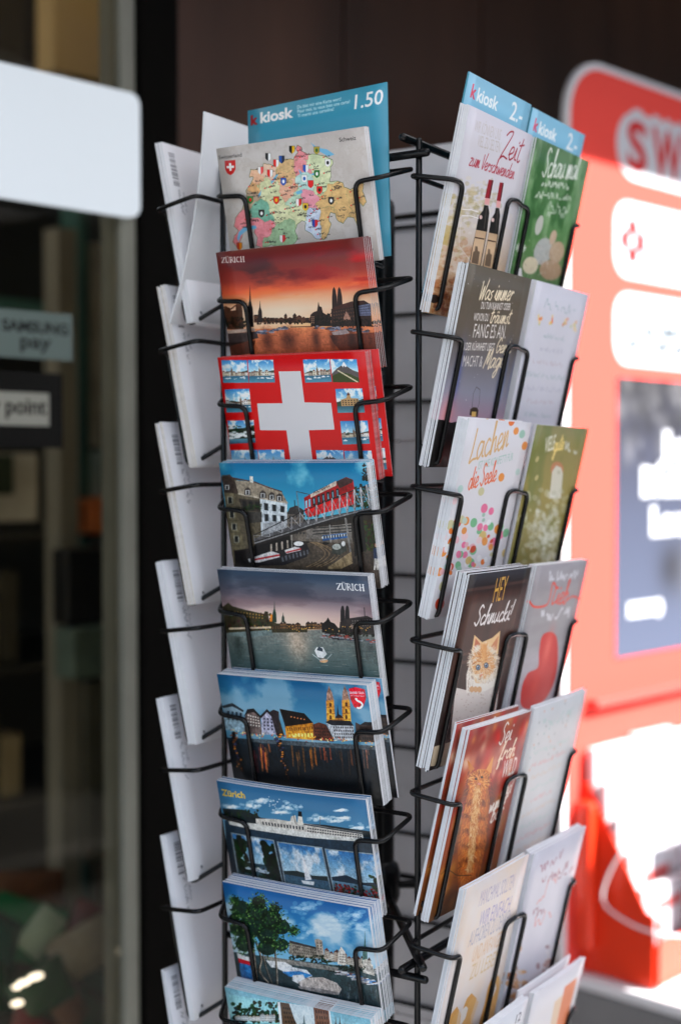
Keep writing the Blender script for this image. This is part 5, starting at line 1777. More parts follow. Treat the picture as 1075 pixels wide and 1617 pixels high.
# shop front: wall cladding of tall wood boards, window bay to the left
front = empty("kiosk_facade", FP(0.6, -0.05, 0))
tag(front, "dark brown wooden shop front behind the card rack", "facade")
bx = [.027, .34, .655, 1.022, 1.36, 1.70, 2.05, 2.4, 2.75, 3.1, 3.45, 3.8]
for i in range(len(bx) - 1):
    fbox("board", bx[i] + .002, bx[i + 1] - .002, -.05, RNG.uniform(-.001, .001), 0.0, 3.4, M_wood, front, bevel=.003)
fbox("backing", .0285, 3.8, -.09, -.052, 0.0, 3.4, M_black, front)
fbox("fascia", -3.2, 3.8, -.05, .015, 3.41, 4.6, M_plast, front)
fbox("post", -.034, .0255, -.06, .012, 0.0, 3.4, M_black, front, bevel=.003)

# window bay
win = empty("shop_window", FP(-.8, 0, 0))
tag(win, "shop window with grey metal frame and dim shelves behind the glass", "window")
fbox("stile", -.0605, -.0365, -.04, .004, .10, 3.0, M_alu, win, bevel=.003)
fbox("stile", -1.62, -1.58, -.04, .004, .10, 3.0, M_alu, win, bevel=.003)
fbox("sill", -1.62, -.0365, -.05, .02, 0.0, .098, M_alu, win, bevel=.003)
fbox("head", -1.62, -.0365, -.04, .004, 3.002, 3.39, M_black, win, bevel=.003)
fbox("pane", -1.579, -.061, -.012, -.006, .099, 3.0, glass("window_glass"), win)

# added parasol over the rack, out of view: shades it and lets soft light through
M_canvas = canvas("parasol_canvas", (.72, .74, .78), .44)
par = empty("shade_parasol", FP(-.2, 1.7, 0))
tag(par, "large round parasol added out of view to shade the rack", "parasol")
pc = FP(-.2, 1.7, 0)
vs, fs = [pc + Z * 2.62], []
NR = 16
for k in range(NR):
    an = 2 * math.pi * k / NR
    vs.append(pc + Vector((math.cos(an) * 1.22, math.sin(an) * 1.22, 2.28)))
for k in range(NR):
    an = 2 * math.pi * k / NR
    vs.append(pc + Vector((math.cos(an) * 1.22, math.sin(an) * 1.22, 2.16)))
for k in range(NR):
    k2 = (k + 1) % NR
    fs.append((0, 1 + k, 1 + k2))
    fs.append((1 + k, 1 + NR + k, 1 + NR + k2, 1 + k2))
part("canopy", vs, fs, M_canvas, par)
tube("pole", [pc + Z * .04, pc + Z * 2.66], .024, M_alu, par, n=12)
for k in range(8):
    an = 2 * math.pi * (k + .0) / 8
    tube("rib", [pc + Z * 2.58, pc + Vector((math.cos(an) * 1.09, math.sin(an) * 1.09, 2.265))], .007, M_alu, par, n=6)
vs, fs = tube_geo([pc + Z * .001, pc + Z * .07], .26, 20, False)
part("foot", vs, fs, M_pave, par)

aw = empty("shop_awning", FP(.6, 0, 2.6))
tag(aw, "flat fabric awning along the shop front above the frame", "awning")
fbox("cover", -3.2, 3.8, .02, .90, 2.60, 2.63, mat("awning_cloth", (.035, .03, .03), .9, .1, 20), aw, bevel=.004)
fbox("front_rail", -3.2, 3.8, .902, .94, 2.585, 2.64, M_alu, aw, bevel=.004)

# houses on the other side of the street (seen only in reflections)
M_stuc = mat("house_stucco", (.16, .145, .13), .9, .15, 1.5, .2)
M_roof = mat("house_roof", (.10, .045, .03), .8, .2, 6)
M_wing = mat("house_window_glass", (.02, .025, .03), .1)


def house(c, ax, w, h, d, label):
    """block with its front on the line through c along ax, depth behind it"""
    ay = Vector((-ax.y, ax.x, 0))
    e = empty("town_house", c)
    tag(e, label, "house", "houses across the street")

    def bxx(name, x0, x1, y0, y1, z0, z1, m):
        return part(name, [c + ax * x + ay * y + Z * z for x in (x0, x1) for y in (y0, y1) for z in (z0, z1)], BOXF, m, e)
    bxx("wall", -w / 2, w / 2, 0, d, 0, h, M_stuc)
    part("roof", [c + ax * x + ay * y + Z * z for x in (-w / 2 - .2, w / 2 + .2) for y, z in ((-.3, h + .004), (d + .3, h + .004), (d / 2, h + 1.6))],
         [(0, 1, 2), (3, 5, 4), (0, 2, 5, 3), (1, 4, 5, 2), (0, 3, 4, 1)], M_roof, e)
    nx = int(w / 2.2)
    for i in range(nx):
        for j in range(int(h / 2.9)):
            x = -w / 2 + (i + .5) * w / nx
            bxx("window", x - .5, x + .5, -.03, -.004, 1.0 + j * 2.9, 2.4 + j * 2.9, M_wing)


house(Vector((11.5, 9.3, 0)), Vector((0, -1, 0)), 14, 6.0, 8, "low stucco house across the street, far end")
house(Vector((11.5, -6.6, 0)), Vector((0, -1, 0)), 14, 6.0, 8, "low stucco house across the street, near end")

# ------------------------------------------------------------------ the wire rack
rc = POST + U * (RW * P / 2) + V * (RD * P / 2)
rack = empty("card_rack", Vector((rc.x, rc.y, 0)))
tag(rack, "tall black wire rack holding postcards and greeting cards", "card rack")
ZT, ZB = 2.99, -8.6
for (a, b) in ((0, 0), (RW, 0), (RW, RD), (0, RD)):
    tube("corner_post", [RP(a, b, ZB), RP(a, b, ZT)], .0027, M_wire, rack, n=10)
tube("centre_post", [RP(RW / 2 + .06, RD / 2, (-ZC + .03) / P), RP(RW / 2 + .06, RD / 2, 2.7)], .011, M_wire, rack, n=14)
# hub and spokes
for zz in (-4.42,):
    cx, cy = RW / 2 + .06, RD / 2
    vs, fs = tube_geo([RP(cx, cy, zz - .12), RP(cx, cy, zz + .12)], .017, 18, True)
    part("hub", vs, fs, M_wire, rack, smooth=True)
    for (a, b) in ((-.14, -.16), (RW - .05, .05), (RW - .05, RD - .05), (-.1, RD + .1)):
        tube("spoke", [RP(cx, cy, zz - .02), RP(a, b, zz - .20)], .0040, M_wire, rack)
# frames that tie the posts together
for zz, rr in ((2.86, .0036), (-4.78, .0036), (ZB + .05, .0036)):
    tube("frame_bar", [RP(-.10, -.04, zz), RP(RW - .02, .04, zz)], rr, M_wire, rack)
    tube("frame_bar", [RP(.045, -.22, zz + .12), RP(.045, RD + .2, zz + .12)], rr, M_wire, rack)
    tube("frame_bar", [RP(-.10, RD + .04, zz), RP(RW + .12, RD + .04, zz)], rr, M_wire, rack)
    tube("frame_bar", [RP(RW - .045, .06, zz + .12), RP(RW - .045, RD - .02, zz + .12)], rr, M_wire, rack)
for k in range(4):
    an = k * math.pi / 2 + .4
    c0 = Vector((rc.x, rc.y, 0)) - U * (.06 * P) * -1
    tube("foot", [c0 + Z * .03, c0 + Vector((math.cos(an) * .26, math.sin(an) * .26, .02))], .010, M_wire, rack, n=10)

WR = .0021
LEAN_F, LEAN_R = .235, .222


def pan(side):
    """panel frames: X rightwards seen from outside, Y inwards"""
    if side == 'front':
        return lambda x, y, z: RP(RW - x, y, z)
    if side == 'right':
        return lambda x, y, z: RP(y, x, z)
    if side == 'left':
        return lambda x, y, z: RP(RW - y, RD - x, z)
    return lambda x, y, z: RP(x, RD - y, z)


def pocket_wide(side, z, xs, o=.49, ye=0.0):
    """one wire bent into a pocket for a landscape card: xs = left tip, left corner, left leg, right leg, right corner, right tip"""
    f = pan(side)
    xt, xc, xl, xr, xd, xu = xs
    lb = .70
    yb = -o + LEAN_F * lb
    pts = [f(xl, ye, z - lb - .02), f(xl, yb, z - lb), f(xl, -o, z - .02), f(xc, -o, z), f(xt, 0, z + .15), f(xu, 0, z + .15), f(xd, -o, z), f(xr, -o, z - .02), f(xr, yb, z - lb), f(xr, ye, z - lb - .02)]
    return tube("pocket_wire", pts, WR, M_wire, rack, .008)


def pocket_tall(side, z, xs, o=.425, arch=True):
    """wires for two portrait cards side by side: xs = near tip, near corner, arch legs, far corner, far tip"""
    f = pan(side)
    xt, xc, x1, x2, xd, xu = xs
    lb = 1.15
    yb = -o + LEAN_R * lb
    pts = [f(0.0, .0, z - lb + .22), f(xc, yb, z - lb), f(xc, -o, z), f(xc - .17, -o - .01, z + .015), f(xt, 0, z + .09), f(xu, 0, z + .09), f(xd + .15, -o - .01, z + .015), f(xd, -o, z), f(xd, yb, z - lb), f(RD, .0, z - lb + .22)]
    tube("pocket_wire", pts, WR, M_wire, rack, .009)
    xm = (x1 + x2) / 2
    pts = [f(x1, .0, z - lb + .06), f(x1, yb, z - lb), f(x1, -o, z + .02), f(xm - .06, -o - .01, z + .035), f(xm + .06, -o + .01, z + .015), f(x2, -o, z), f(x2, yb, z - lb), f(x2, .0, z - lb + .06)]
    if arch:
        tube("pocket_wire", pts, WR, M_wire, rack, .010)
    return None


for k in range(10):
    z = 2.585 - k
    pocket_wide('front', z, [RW - 2.16, RW - 1.936, RW - 1.61, RW - .395, RW - .10, RW - .05])
    pocket_wide('rear', z, [.10, .30, .62, 1.62, 1.93, 2.12], ye=-.10)
for k in range(7):
    z = 2.55 - 1.413 * k
    pocket_tall('right', z, [-.18, .057, 1.02, 1.50, 2.64, 2.86])
    pocket_tall('left', z, [RD - 3.0, RD - 2.8, RD - 1.45, RD - .98, RD + .20, RD + .44], o=.55)

# ------------------------------------------------------------------ cards
def card_mesh(name, w, h, th, m_print, m_edge, bow=0.0, twist=0.0, nx=8, nz=6, m_back=None):
    """thin sheet: front face (-Y) carries the print, back and edges plain; bow bends it about the upright"""
    vs, fs, mi = [], [], []
    for side in (0, 1):
        for j in range(nz + 1):
            for i in range(nx + 1):
                x = w * (i / nx - .5)
                zz = h * j / nz
                y = bow * (1 - (2 * i / nx - 1) ** 2) + twist * (i / nx - .5) * (j / nz) + (th if side else 0)
                vs.append((x, y, zz))
    S = (nx + 1) * (nz + 1)
    for j in range(nz):
        for i in range(nx):
            a = j * (nx + 1) + i
            fs.append((a, a + 1, a + nx + 2, a + nx + 1))
            mi.append(0)
            fs.append((S + a, S + a + nx + 1, S + a + nx + 2, S + a + 1))
            mi.append(2 if m_back else 1)
    for i in range(nx):
        a, b = i, nz * (nx + 1) + i
        fs.append((a, S + a, S + a + 1, a + 1))
        fs.append((b, b + 1, S + b + 1, S + b))
        mi += [1, 1]
    for j in range(nz):
        a, b = j * (nx + 1), j * (nx + 1) + nx
        fs.append((a, a + nx + 1, S + a + nx + 1, S + a))
        fs.append((b, S + b, S + b + nx + 1, b + nx + 1))
        mi += [1, 1]
    me = mesh(name, vs, fs, [m_print, m_edge] + ([m_back] if m_back else []), False, mi)
    uv = me.uv_layers.new(name="UVMap")
    for pl in me.polygons:
        for li, vi in zip(pl.loop_indices, pl.vertices):
            x, y, zz = vs[vi]
            u_ = x / w + .5
            if mi[pl.index] == 2:
                u_ = 1 - u_
            uv.data[li].uv = (u_, zz / h)
        pl.use_smooth = mi[pl.index] != 1
    return me


AX = {'front': (-U, V), 'right': (V, U), 'left': (-V, -U), 'rear': (U, -V)}


def place_card(name, me, side, x, zarm, top, off, h, lean, rot=0.0, depth=0.0, dx=0.0, dz=0.0):
    """card whose printed face passes the pocket wire at zarm (rows); top = rows above the wire; depth in metres behind the front card"""
    X, Y = AX[side]
    la = math.atan(lean)
    zt = top * P
    hb = h * math.cos(la)
    f = pan(side)
    base = f(x, -off - LEAN_SIGN * lean * (top - hb / P), zarm + top - hb / P)
    up = Z * math.cos(la) - Y * math.sin(la)
    inn = Y * math.cos(la) + Z * math.sin(la)
    R = Matrix((X, inn, up)).transposed().to_4x4()
    r = Matrix.Rotation(math.radians(rot), 4, 'Y')
    mw = Matrix.Translation(base + inn * depth + X * dx + up * dz) @ R @ r.inverted()
    return link(name, me, None, mw=mw)


LEAN_SIGN = 1.0
GP = 1.42      # prints are darker in the shade than they are: undo that for the front side
GR = .92

FRONT = [
    # print, edge colour, number in stack, thickness, top, rot, x centre (a), bow, label, cat detail
    (print_map, None, 9, .0008, .445, .2, 1.07, -.0012, "postcard with a coloured cantonal map, Switzerland and Schweiz in black", "the map of Switzerland"),
    (print_sunset, None, 5, .0005, .46, .4, 1.07, -.0008, "postcard of a river town under a red sunset sky, ZÜRICH top left", "the red sunset view"),
    (cross_card, (.50, .20, .21), 11, .0010, .45, -.3, 1.07, -.0014, "red postcard with a large white cross and small views", "the white cross on red"),
    (print_polybahn, None, 13, .0010, .445, .1, 1.05, -.0006, "postcard of a red funicular car on a bridge over a street", "the red funicular"),
    (print_river, None, 10, .0010, .42, 0.0, 1.06, -.0006, "postcard of a river at dusk with small motor boat, ZÜRICH top right", "the dusk river"),
    (print_grandtour, None, 15, .00115, .415, .9, 1.05, -.0010, "postcard of lit riverside houses and twin church towers at night", "the twin towers by night"),
    (print_ship, None, 8, .0009, .37, .7, 1.07, -.0030, "postcard of a white steamer above three small lake views", "the steamer and three views"),
    (print_tree, None, 15, .0011, .385, .3, 1.03, -.0012, "postcard of moored boats under a leafy tree by the river", "the tree and boats"),
    (print_collage, None, 17, .0011, .36, .8, 1.0, -.0010, "pale blue collage postcard at the bottom of the landscape side", "the collage at the bottom"),
]
CW, CH = .1480, .1065
for k, (fn, ec, n, th, top, rot, xc, bow, lab, what) in enumerate(FRONT):
    pm = fn().material("print_" + fn.__name__.replace("print_", ""), .34, .06, GP, .45, .35)
    em = M_paper if ec is None else mat("red_card_edge", ec, .6, .5, 400)
    me = card_mesh("postcard", CW + (.004 if k in (4, 5, 6) else 0), CH, th * .94, pm, em, bow)
    za = 2.585 - k
    for j in range(n):
        d = j * th
        jx, jz, jr = (0, 0, rot) if j == 0 else (RNG.gauss(-.0002, .00022), RNG.gauss(0, .0003) - .0004, rot + RNG.gauss(0, .05))
        if k == 1 and j > 0:                       # loose fan behind the sunset card
            d = j * .0020
            jx += .0006 * j
        if k == 2 and j == n - 1:                  # one card slipped out to the side
            d += .0015
            jx += .0062
        if k == 5 and j >= n - 2:
            d += .002
            jx += .0045
        if k in (7,) and j > 2:
            jx += .0004 * (j % 4)
            d += .0004 * (j // 3)
        if k == 6 and j > 5:
            d += .0012 * (j - 5)
        o = place_card("postcard", me, 'front', RW - xc, za, top, .455, CH, LEAN_F, jr, d, jx, jz)
        if j == 0:
            tag(o, lab, "postcard", "front cards of the landscape side")
        else:
            tag(o, "postcard stacked behind the one with " + what, "postcard", "postcards behind " + what)

# rear side of the rack: the plain backs seen through the gap
M_backp = mat("postcard_back_paper", (.62, .60, .63), .75, .06, 30, .1)
me_b = card_mesh("postcard", CW, CH, .0032, M_backp, M_paper, -.0008)
for k in range(10):
    o = place_card("postcard", me_b, 'rear', 1.12, 2.585 - k, .46, .42, CH, .12, RNG.gauss(0, .5))
    tag(o, "postcard on the far side of the rack, plain back seen between the wires", "postcard", "postcards on the far side")
me_s = card_mesh("price_card", .19, .30, .0018, M_backp, M_backp, 0)
for k, zt in enumerate((3.63, .28, -3.07, -6.42)):
    o = place_card("divider_sheet", me_s, 'rear', 1.10, zt, 0.0, .05, .30, .0, 0)
    tag(o, ("top", "second", "third", "lowest")[k] + " grey divider sheet inside the wire rack behind the cards", "divider", "grey divider sheets in the rack")

# price cards
pm = price_front().material("print_price", .35, .1, 1.55)
me = card_mesh("price_card", .1415, .1445, .0016, pm, mat("blue_price_card", (.055, .26, .36), .4), 0, 0)
o = place_card("price_card", me, 'front', RW - 1.02, 2.585, .93, .10, .1445, -.02, 2.2)
tag(o, "blue price card reading kiosk 1.50 above the map postcard", "price card", "blue price cards")
pm = price_side().material("print_price_side", .4, .1, 1.05)
me = card_mesh("price_card", .1215, .180, .0016, pm, mat("blue_price_card", (.055, .26, .36), .4), 0, 0)
for (x, lab, dz) in ((.66, "blue price card reading kiosk 2.- above the wine bottle card", 0.0), (2.05, "blue price card reading kiosk 2.- above the green rabbit card", -.002)):
    o = place_card("price_card", me, 'right', x, 2.55, .985, .285, .180, .235, -.3, 0, 0, dz)
    tag(o, lab, "price card", "blue price cards")
M_sheet = mat("white_price_back", (.74, .75, .78), .6, .04, 20)
me = card_mesh("price_card", .130, .185, .0016, M_sheet, M_sheet, 0, 0, 6, 10)
for v_ in me.vertices:
    t = min(1.0, v_.co.z / .185)
    v_.co.y += -.030 * (1 - t) ** 2.2 + .006 * t
o = place_card("price_card", me, 'left', RD - .42, 2.55, .93, .10, .185, -.02, 0)
tag(o, "blank white curved back of a price card at the top near the window", "price card", "blue price cards")

NEAR = [
    (print_zeit, 6, .0016, .672, -.2, "greeting card with two wine bottles and red handwriting Zeit zum Verschwenden", "wine bottles"),
    (print_was, 7, .0014, .685, .2, "greeting card with evening sky and lantern, Was immer in cream writing", "lantern and evening sky"),
    (print_lachen, 7, .0015, .70, -.2, "white greeting card with coloured confetti dots reading Lachen", "confetti dots"),
    (print_hey, 7, .0017, .70, -.6, "brown greeting card with ginger white kitten reading HEY Schnucki!", "HEY kitten"),
    (print_sei, 8, .0014, .69, -1.1, "greeting card with ginger cat in autumn leaves reading Sei froh WILD", "ginger cat in leaves"),
    (print_manchmal, 5, .0014, .67, .1, "cream greeting card with hands forming a heart reading ZU LEBEN!", "hands forming a heart"),
    (print_white12, 5, .0014, .64, -.6, "plain white greeting card with a small 12 at the bottom edge", "small 12"),
]
FAR = [
    (print_schau, 3, .0015, .675, .3, "green greeting card with rabbit reading Schau mal", "green rabbit"),
    (print_wishes, 5, .0015, .69, 0, "pale lilac greeting card with lines of writing and tiny flowers", "lilac writing"),
    (print_fox, 3, .0015, .68, -.4, "olive green greeting card with a white bird and white lettering VIELE", "olive white bird"),
    (print_lieb, 5, .0016, .69, -.7, "grey greeting card with a red felt heart and red writing lieb", "red felt heart"),
    (print_pastel, 3, .0015, .69, .2, "pale greeting card with faint pastel lines beside the ginger cat card", "faint pastel lines"),
    (print_hearts, 6, .0016, .63, -.7, "pale greeting card with red handwriting beside the heart-shaped hands card", "red handwriting lines"),
    (print_stripes, 4, .0016, .61, -1.6, "white greeting card with orange stripes at the bottom right corner", "orange stripes"),
]
PH = .1685
for col, (rows, xc, w) in enumerate(((NEAR, .61, .1225), (FAR, 2.09, .1225))):
    for k, (fn, n, th, top, rot, lab, what) in enumerate(rows):
        pm = fn().material("print_" + fn.__name__.replace("print_", ""), .45, .05, GR, .15, .35)
        me = card_mesh("greeting_card", w, PH, th * .9, pm, M_paper, -.0006)
        me2 = card_mesh("greeting_card", w, PH, th * .9, pm, M_paper, -.0006)
        za = 2.55 - 1.413 * k
        for j in range(n):
            jx, jz, jr = (0, 0, rot) if j == 0 else (RNG.gauss(0, .0007), RNG.gauss(0, .0006) - .0005, rot + RNG.gauss(0, .15))
            d = j * th
            if fn is print_sei and j >= n - 2:
                d += .004
                jz += .002
            if fn is print_stripes and j == n - 1:
                d += .008
                jx -= .006
            if fn is print_white12 or fn is print_stripes:
                jz -= 0
            o = place_card("greeting_card", me, 'right', xc, za, top, .40, PH, LEAN_R, jr, d, jx, jz)
            if j == 0:
                tag(o, lab, "greeting card", "front cards of the portrait side")
            else:
                tag(o, "greeting card stacked behind the one with " + what, "greeting card", "greeting cards behind " + what)

ORD = ["topmost", "second", "third", "fourth", "fifth", "sixth", "seventh"]
for k in range(7):
    pb = print_back(60 + k).material("print_card_back", .65, 0, 1.0)
    me = card_mesh("greeting_card", .118, PH, .0013, M_backp, mat("cream_card_edge", (.66, .62, .58), .7, .12, 300) if k in (1, 2) else M_paper, .0004, 0, 6, 6, pb)
    za = 2.55 - 1.413 * k
    n = (5, 6, 6, 6, 4, 4, 4)[k]
    for j in range(n):
        jr = RNG.gauss(0, .25) + (0, .6, .2, .3, -.4, -1.2, -1.6)[k] * -1
        o = place_card("greeting_card", me, 'left', RD - .41 + (.0 if k != 1 else -.03), za, .70 + (.0, -.02, .0, .0, .02, .0, .0)[k], .52, PH, LEAN_R, jr, j * .0016, RNG.gauss(0, .0004), RNG.gauss(0, .0005))
        if j == n - 1:
            tag(o, ORD[k] + " white card back with bar code on the window side", "greeting card", "card backs on the window side")
        else:
            tag(o, "card edge in the " + ORD[k] + " stack down the window side", "greeting card", "window side stack, " + ORD[k])

# ------------------------------------------------------------------ things on and behind the shop window
M_wht0 = mat("fill_housing_white", (.7, .7, .68), .5, .05, 8)
M_panel = emit("glow_panel_face", (.42, .46, .50), .19)
lb = empty("glow_panel", FP(-.5, .02, 1.80))  # rounded white panel that glows by its own emission
tag(lb, "white glowing rounded panel in the shop window, top left", "sign")


def rrect(s0, s1, z0, z1, r, n=6):
    out = []
    for cx, cz, a0 in ((s1 - r, z1 - r, 0), (s0 + r, z1 - r, 90), (s0 + r, z0 + r, 180), (s1 - r, z0 + r, 270)):
        for i in range(n + 1):
            a = math.radians(a0 + 90 * i / n)
            out.append((cx + r * math.cos(a), cz + r * math.sin(a)))
    return out


def slab(name, outline, q0, q1, m, parent, bevel=0.0, tilt=None):
    n = len(outline)
    tl = tilt or (lambda s, z: 0)
    pts = [FP(s, q1 + tl(s, z), z) for s, z in outline] + [FP(s, q0 + tl(s, z), z) for s, z in outline]
    fs = [tuple(range(n)), tuple(range(2 * n - 1, n - 1, -1))] + [(i, n + i, n + (i + 1) % n, (i + 1) % n) for i in range(n)]
    return part(name, pts, fs, m, parent, bevel=bevel)


slab("face", rrect(-.95, -.046, 1.803, 1.953, .014), .013, .024, M_panel, lb)
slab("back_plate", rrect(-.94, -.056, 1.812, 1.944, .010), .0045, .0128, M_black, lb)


def flat_print(name, p, s0, s1, z0, z1, q, parent=None, thick=.0012, rough=.5, gain=1.0, edge=None, spec=.15):
    m = p.material("print_" + name, rough, 0, gain, 0, spec)
    pts = [FP(s0, q, z0), FP(s1, q, z0), FP(s1, q, z1), FP(s0, q, z1), FP(s0, q - thick, z0), FP(s1, q - thick, z0), FP(s1, q - thick, z1), FP(s0, q - thick, z1)]
    fs = [(0, 1, 2, 3), (4, 7, 6, 5), (0, 4, 5, 1), (1, 5, 6, 2), (2, 6, 7, 3), (3, 7, 4, 0)]
    if parent is not None:
        org = parent.location
        me = mesh(name, [x - org for x in pts], fs, [m, edge or M_paper], False, [0, 1, 1, 1, 1, 1])
        o = link(name, me, parent)
    else:
        org = FP((s0 + s1) / 2, q, z0)
        me = mesh(name, [x - org for x in pts], fs, [m, edge or M_paper], False, [0, 1, 1, 1, 1, 1])
        o = link(name, me, None, org)
    uv = me.uv_layers.new(name="UVMap")
    for li, c in zip(me.polygons[0].loop_indices, ((0, 0), (1, 0), (1, 1), (0, 1))):
        uv.data[li].uv = c
    return o


p = Print(420, 230, R255(92, 104, 100))
p.text("SAMSUNG", (30, 102), (396, 102), 52, R255(14, 16, 16), .03)
p.text("pay", (128, 178), (300, 178), 66, R255(20, 22, 22), .02)
o = flat_print("payment_sticker", p, -.233, -.128, 1.6255, 1.681, -.0036, None, .001, .6, 1.2, M_black)
tag(o, "grey sticker reading SAMSUNG pay on the shop window", "sticker")
p = Print(520, 320, R255(14, 13, 11))
p.poly([(30, 86), (452, 86), (452, 226), (30, 226)], R255(150, 150, 140))
p.text("easy point", (52, 176), (438, 176), 66, R255(24, 22, 20), .025)
o = flat_print("payment_sticker", p, -.290, -.1425, 1.521, 1.6095, -.0036, None, .001, .6, 1.0, M_black)
tag(o, "black sticker with white field reading easy point on the shop window", "sticker")

# shelves and goods inside
ins = empty("display_shelf", FP(.1, -.7, 0))
tag(ins, "dim shelving behind the shop window", "shelf")
M_tan = mat("tan_panel", (.62, .45, .22), .7, .12, 4)
M_teal = mat("teal_upright", (.06, .16, .14), .6, .15, 6)
M_dark = mat("dark_brown_panel", (.035, .03, .02), .7, .3, 6)
M_cream = mat("cream_board", (.26, .24, .19), .7, .12, 6)
fbox("back_panel", -2.2, .9, -1.10, -1.08, 0, 3.2, M_dark, ins)
fbox("side_panel", .62, .64, -1.07, -.10, 0, 3.2, M_dark, ins)
fbox("header", .229, .56, -.60, -.55, 2.149, 2.9, M_tan, ins)
fbox("header", -.9, .225, -.66, -.62, 2.134, 2.9, M_dark, ins)
fbox("upright", .240, .258, -.55, -.50, .70, 2.10, M_teal, ins)
fbox("upright", .165, .200, -.49, -.45, .70, 1.873, M_cream, ins)
fbox("shelf_board", -1.4, .60, -.9, -.60, 1.751, 1.775, M_teal, ins)
fbox("shelf_board", -1.4, .60, -.9, -.52, 1.378, 1.389, M_dark, ins)
fbox("shelf_board", -1.4, .60, -.9, -.51, 1.17, 1.18, M_dark, ins)
fbox("shelf_board", -1.4, .60, -.9, -.50, .955, .965, M_dark, ins)


def goods(name, s0, s1, q0, q1, z0, z1, col, label, cat, rough=.5, group="goods behind the shop window"):
    m = mat("goods_%02d%02d%02d" % tuple(int(c * 99) for c in col), col, rough, .25, 14)
    o = fbox(name, s0, s1, q0, q1, z0, z1, m, None, bevel=.004)
    tag(o, label, cat, group)
    return o


goods("carton", -.60, .152, -.72, -.62, 1.776, 1.853, (.62, .40, .14), "golden carton on the shelf under the white panel", "carton")
goods("poster_board", .277, .334, -.53, -.52, 1.532, 1.869, (.46, .44, .38), "pale upright board behind the window beside the grey frame", "board")
goods("poster_board", .264, .317, -.51, -.50, 1.448, 1.525, (.30, .42, .44), "pale blue board low behind the window frame", "board")
goods("carton", .234, .289, -.52, -.46, 1.390, 1.447, (.75, .20, .05), "orange carton standing behind the glass", "carton")
goods("carton", .144, .244, -.445, -.40, 1.253, 1.371, (.010, .009, .008), "black box on the shelf below the orange carton", "carton")
goods("carton", .138, .228, -.43, -.38, 1.172, 1.250, (.12, .17, .14), "grey green carton under the black box", "carton")
goods("carton", .205, .272, -.49, -.44, .866, 1.157, (.10, .095, .065), "tall olive brown carton under the grey green one", "carton")
goods("picture_frame", -.06, .160, -.51, -.50, 1.412, 1.520, (.52, .49, .42), "cream framed panel below the black sticker", "frame")
goods("picture_frame", -.03, .105, -.495, -.485, 1.455, 1.518, (.035, .05, .03), "dark green picture inside the cream framed panel", "frame")
for i in range(12):
    s = -.34 + i * .042
    goods("packet", s, s + .034, -.60 - .02 * (i % 2), -.55, 1.181, 1.181 + .07 + .04 * ((i * 7) % 3), ((.12, .09, .05), (.30, .20, .09), (.06, .05, .03))[i % 3], "one of the dark packets in a row on the upper packet shelf", "packet", .6, "dark packets on the upper packet shelf")
    goods("packet", s, s + .036, -.60 - .02 * (i % 2), -.55, .966, .966 + .06 + .04 * ((i * 5) % 3), ((.16, .06, .03), (.08, .07, .04), (.42, .32, .18))[i % 3], "one of the brownish packets in a row on the lower packet shelf", "packet", .6, "dark packets on the lower packet shelf")
lowg = [((.008, .05, .02), "dark green bag"), ((.02, .16, .07), "green bag"), ((.12, .012, .018), "dark red bag"), ((.26, .36, .28), "pale green bag"), ((.12, .055, .03), "brown bag"), ((.008, .05, .04), "teal bag"), ((.26, .23, .17), "beige bag")]
spots = [(-.04, -.23, .86, 1, 25, 1.0), (-.045, -.20, .868, 3, -42, .5), (.038, -.22, .858, 2, -60, .45), (-.02, -.27, .89, 4, 10, 1.0), (.006, -.18, .835, 6, -12, .75), (.06, -.20, .76, 5, 70, .8), (-.03, -.16, .775, 4, 60, .7), (-.12, -.20, .885, 5, 35, .7), (-.13, -.22, .82, 0, 20, .9), (-.08, -.15, .81, 0, -15, .7), (.02, -.17, .74, 0, 30, .8), (-.10, -.14, .765, 2, 40, .6)]
bagm = bmesh.new()
bmesh.ops.create_grid(bagm, x_segments=8, y_segments=8, size=.5)
gv = [v.co.copy() for v in bagm.verts]
bagm.free()
for i, (s, q, z, c, rot, sz) in enumerate(spots):
    bm = bmesh.new()
    bmesh.ops.create_grid(bm, x_segments=8, y_segments=8, size=.5)
    top = list(bm.verts)
    for v in top:
        x, y = v.co.x * 2, v.co.y * 2
        v.co.z = .16 * max(0, (1 - x * x)) ** .6 * max(0, (1 - y * y)) ** .6 + .02 * math.sin(7 * x + i) * math.cos(6 * y)
    r = bmesh.ops.duplicate(bm, geom=bm.verts[:] + bm.edges[:] + bm.faces[:])
    for e in r["geom"]:
        if isinstance(e, bmesh.types.BMVert):
            e.co.z = -e.co.z - .001
    me = bpy.data.meshes.new("sweet_bag")
    bm.to_mesh(me)
    bm.free()
    me.materials.append(mat("bag_foil_%d" % c, lowg[c][0], .25, .3, 30, .4))
    me.polygons.foreach_set("use_smooth", [True] * len(me.polygons))
    R = Matrix((FG, -FN, Z)).transposed().to_4x4()
    mw = Matrix.Translation(FP(s, q, z)) @ R @ Matrix.Rotation(math.radians(rot), 4, 'Y') @ Matrix.Rotation(math.radians(70), 4, 'X') @ Matrix.Diagonal((.13 * sz, .085 * sz, .12 * sz, 1))
    o = link("sweet_bag", me, None, mw=mw)
    tag(o, lowg[c][1] + " heaped at the bottom of the shop window", "bag", "foil bags at the bottom of the window, " + lowg[c][1])
cab = fbox("display_tray", -.6, .40, -.36, -.12, .60, .70, M_dark, None, bevel=.004)
tag(cab, "dark display tray under the foil bags inside the window", "tray")
M_glint = emit("glint_glow", (1.0, .93, .82), .55)  # bright glints low in the window, put in as small glowing beads
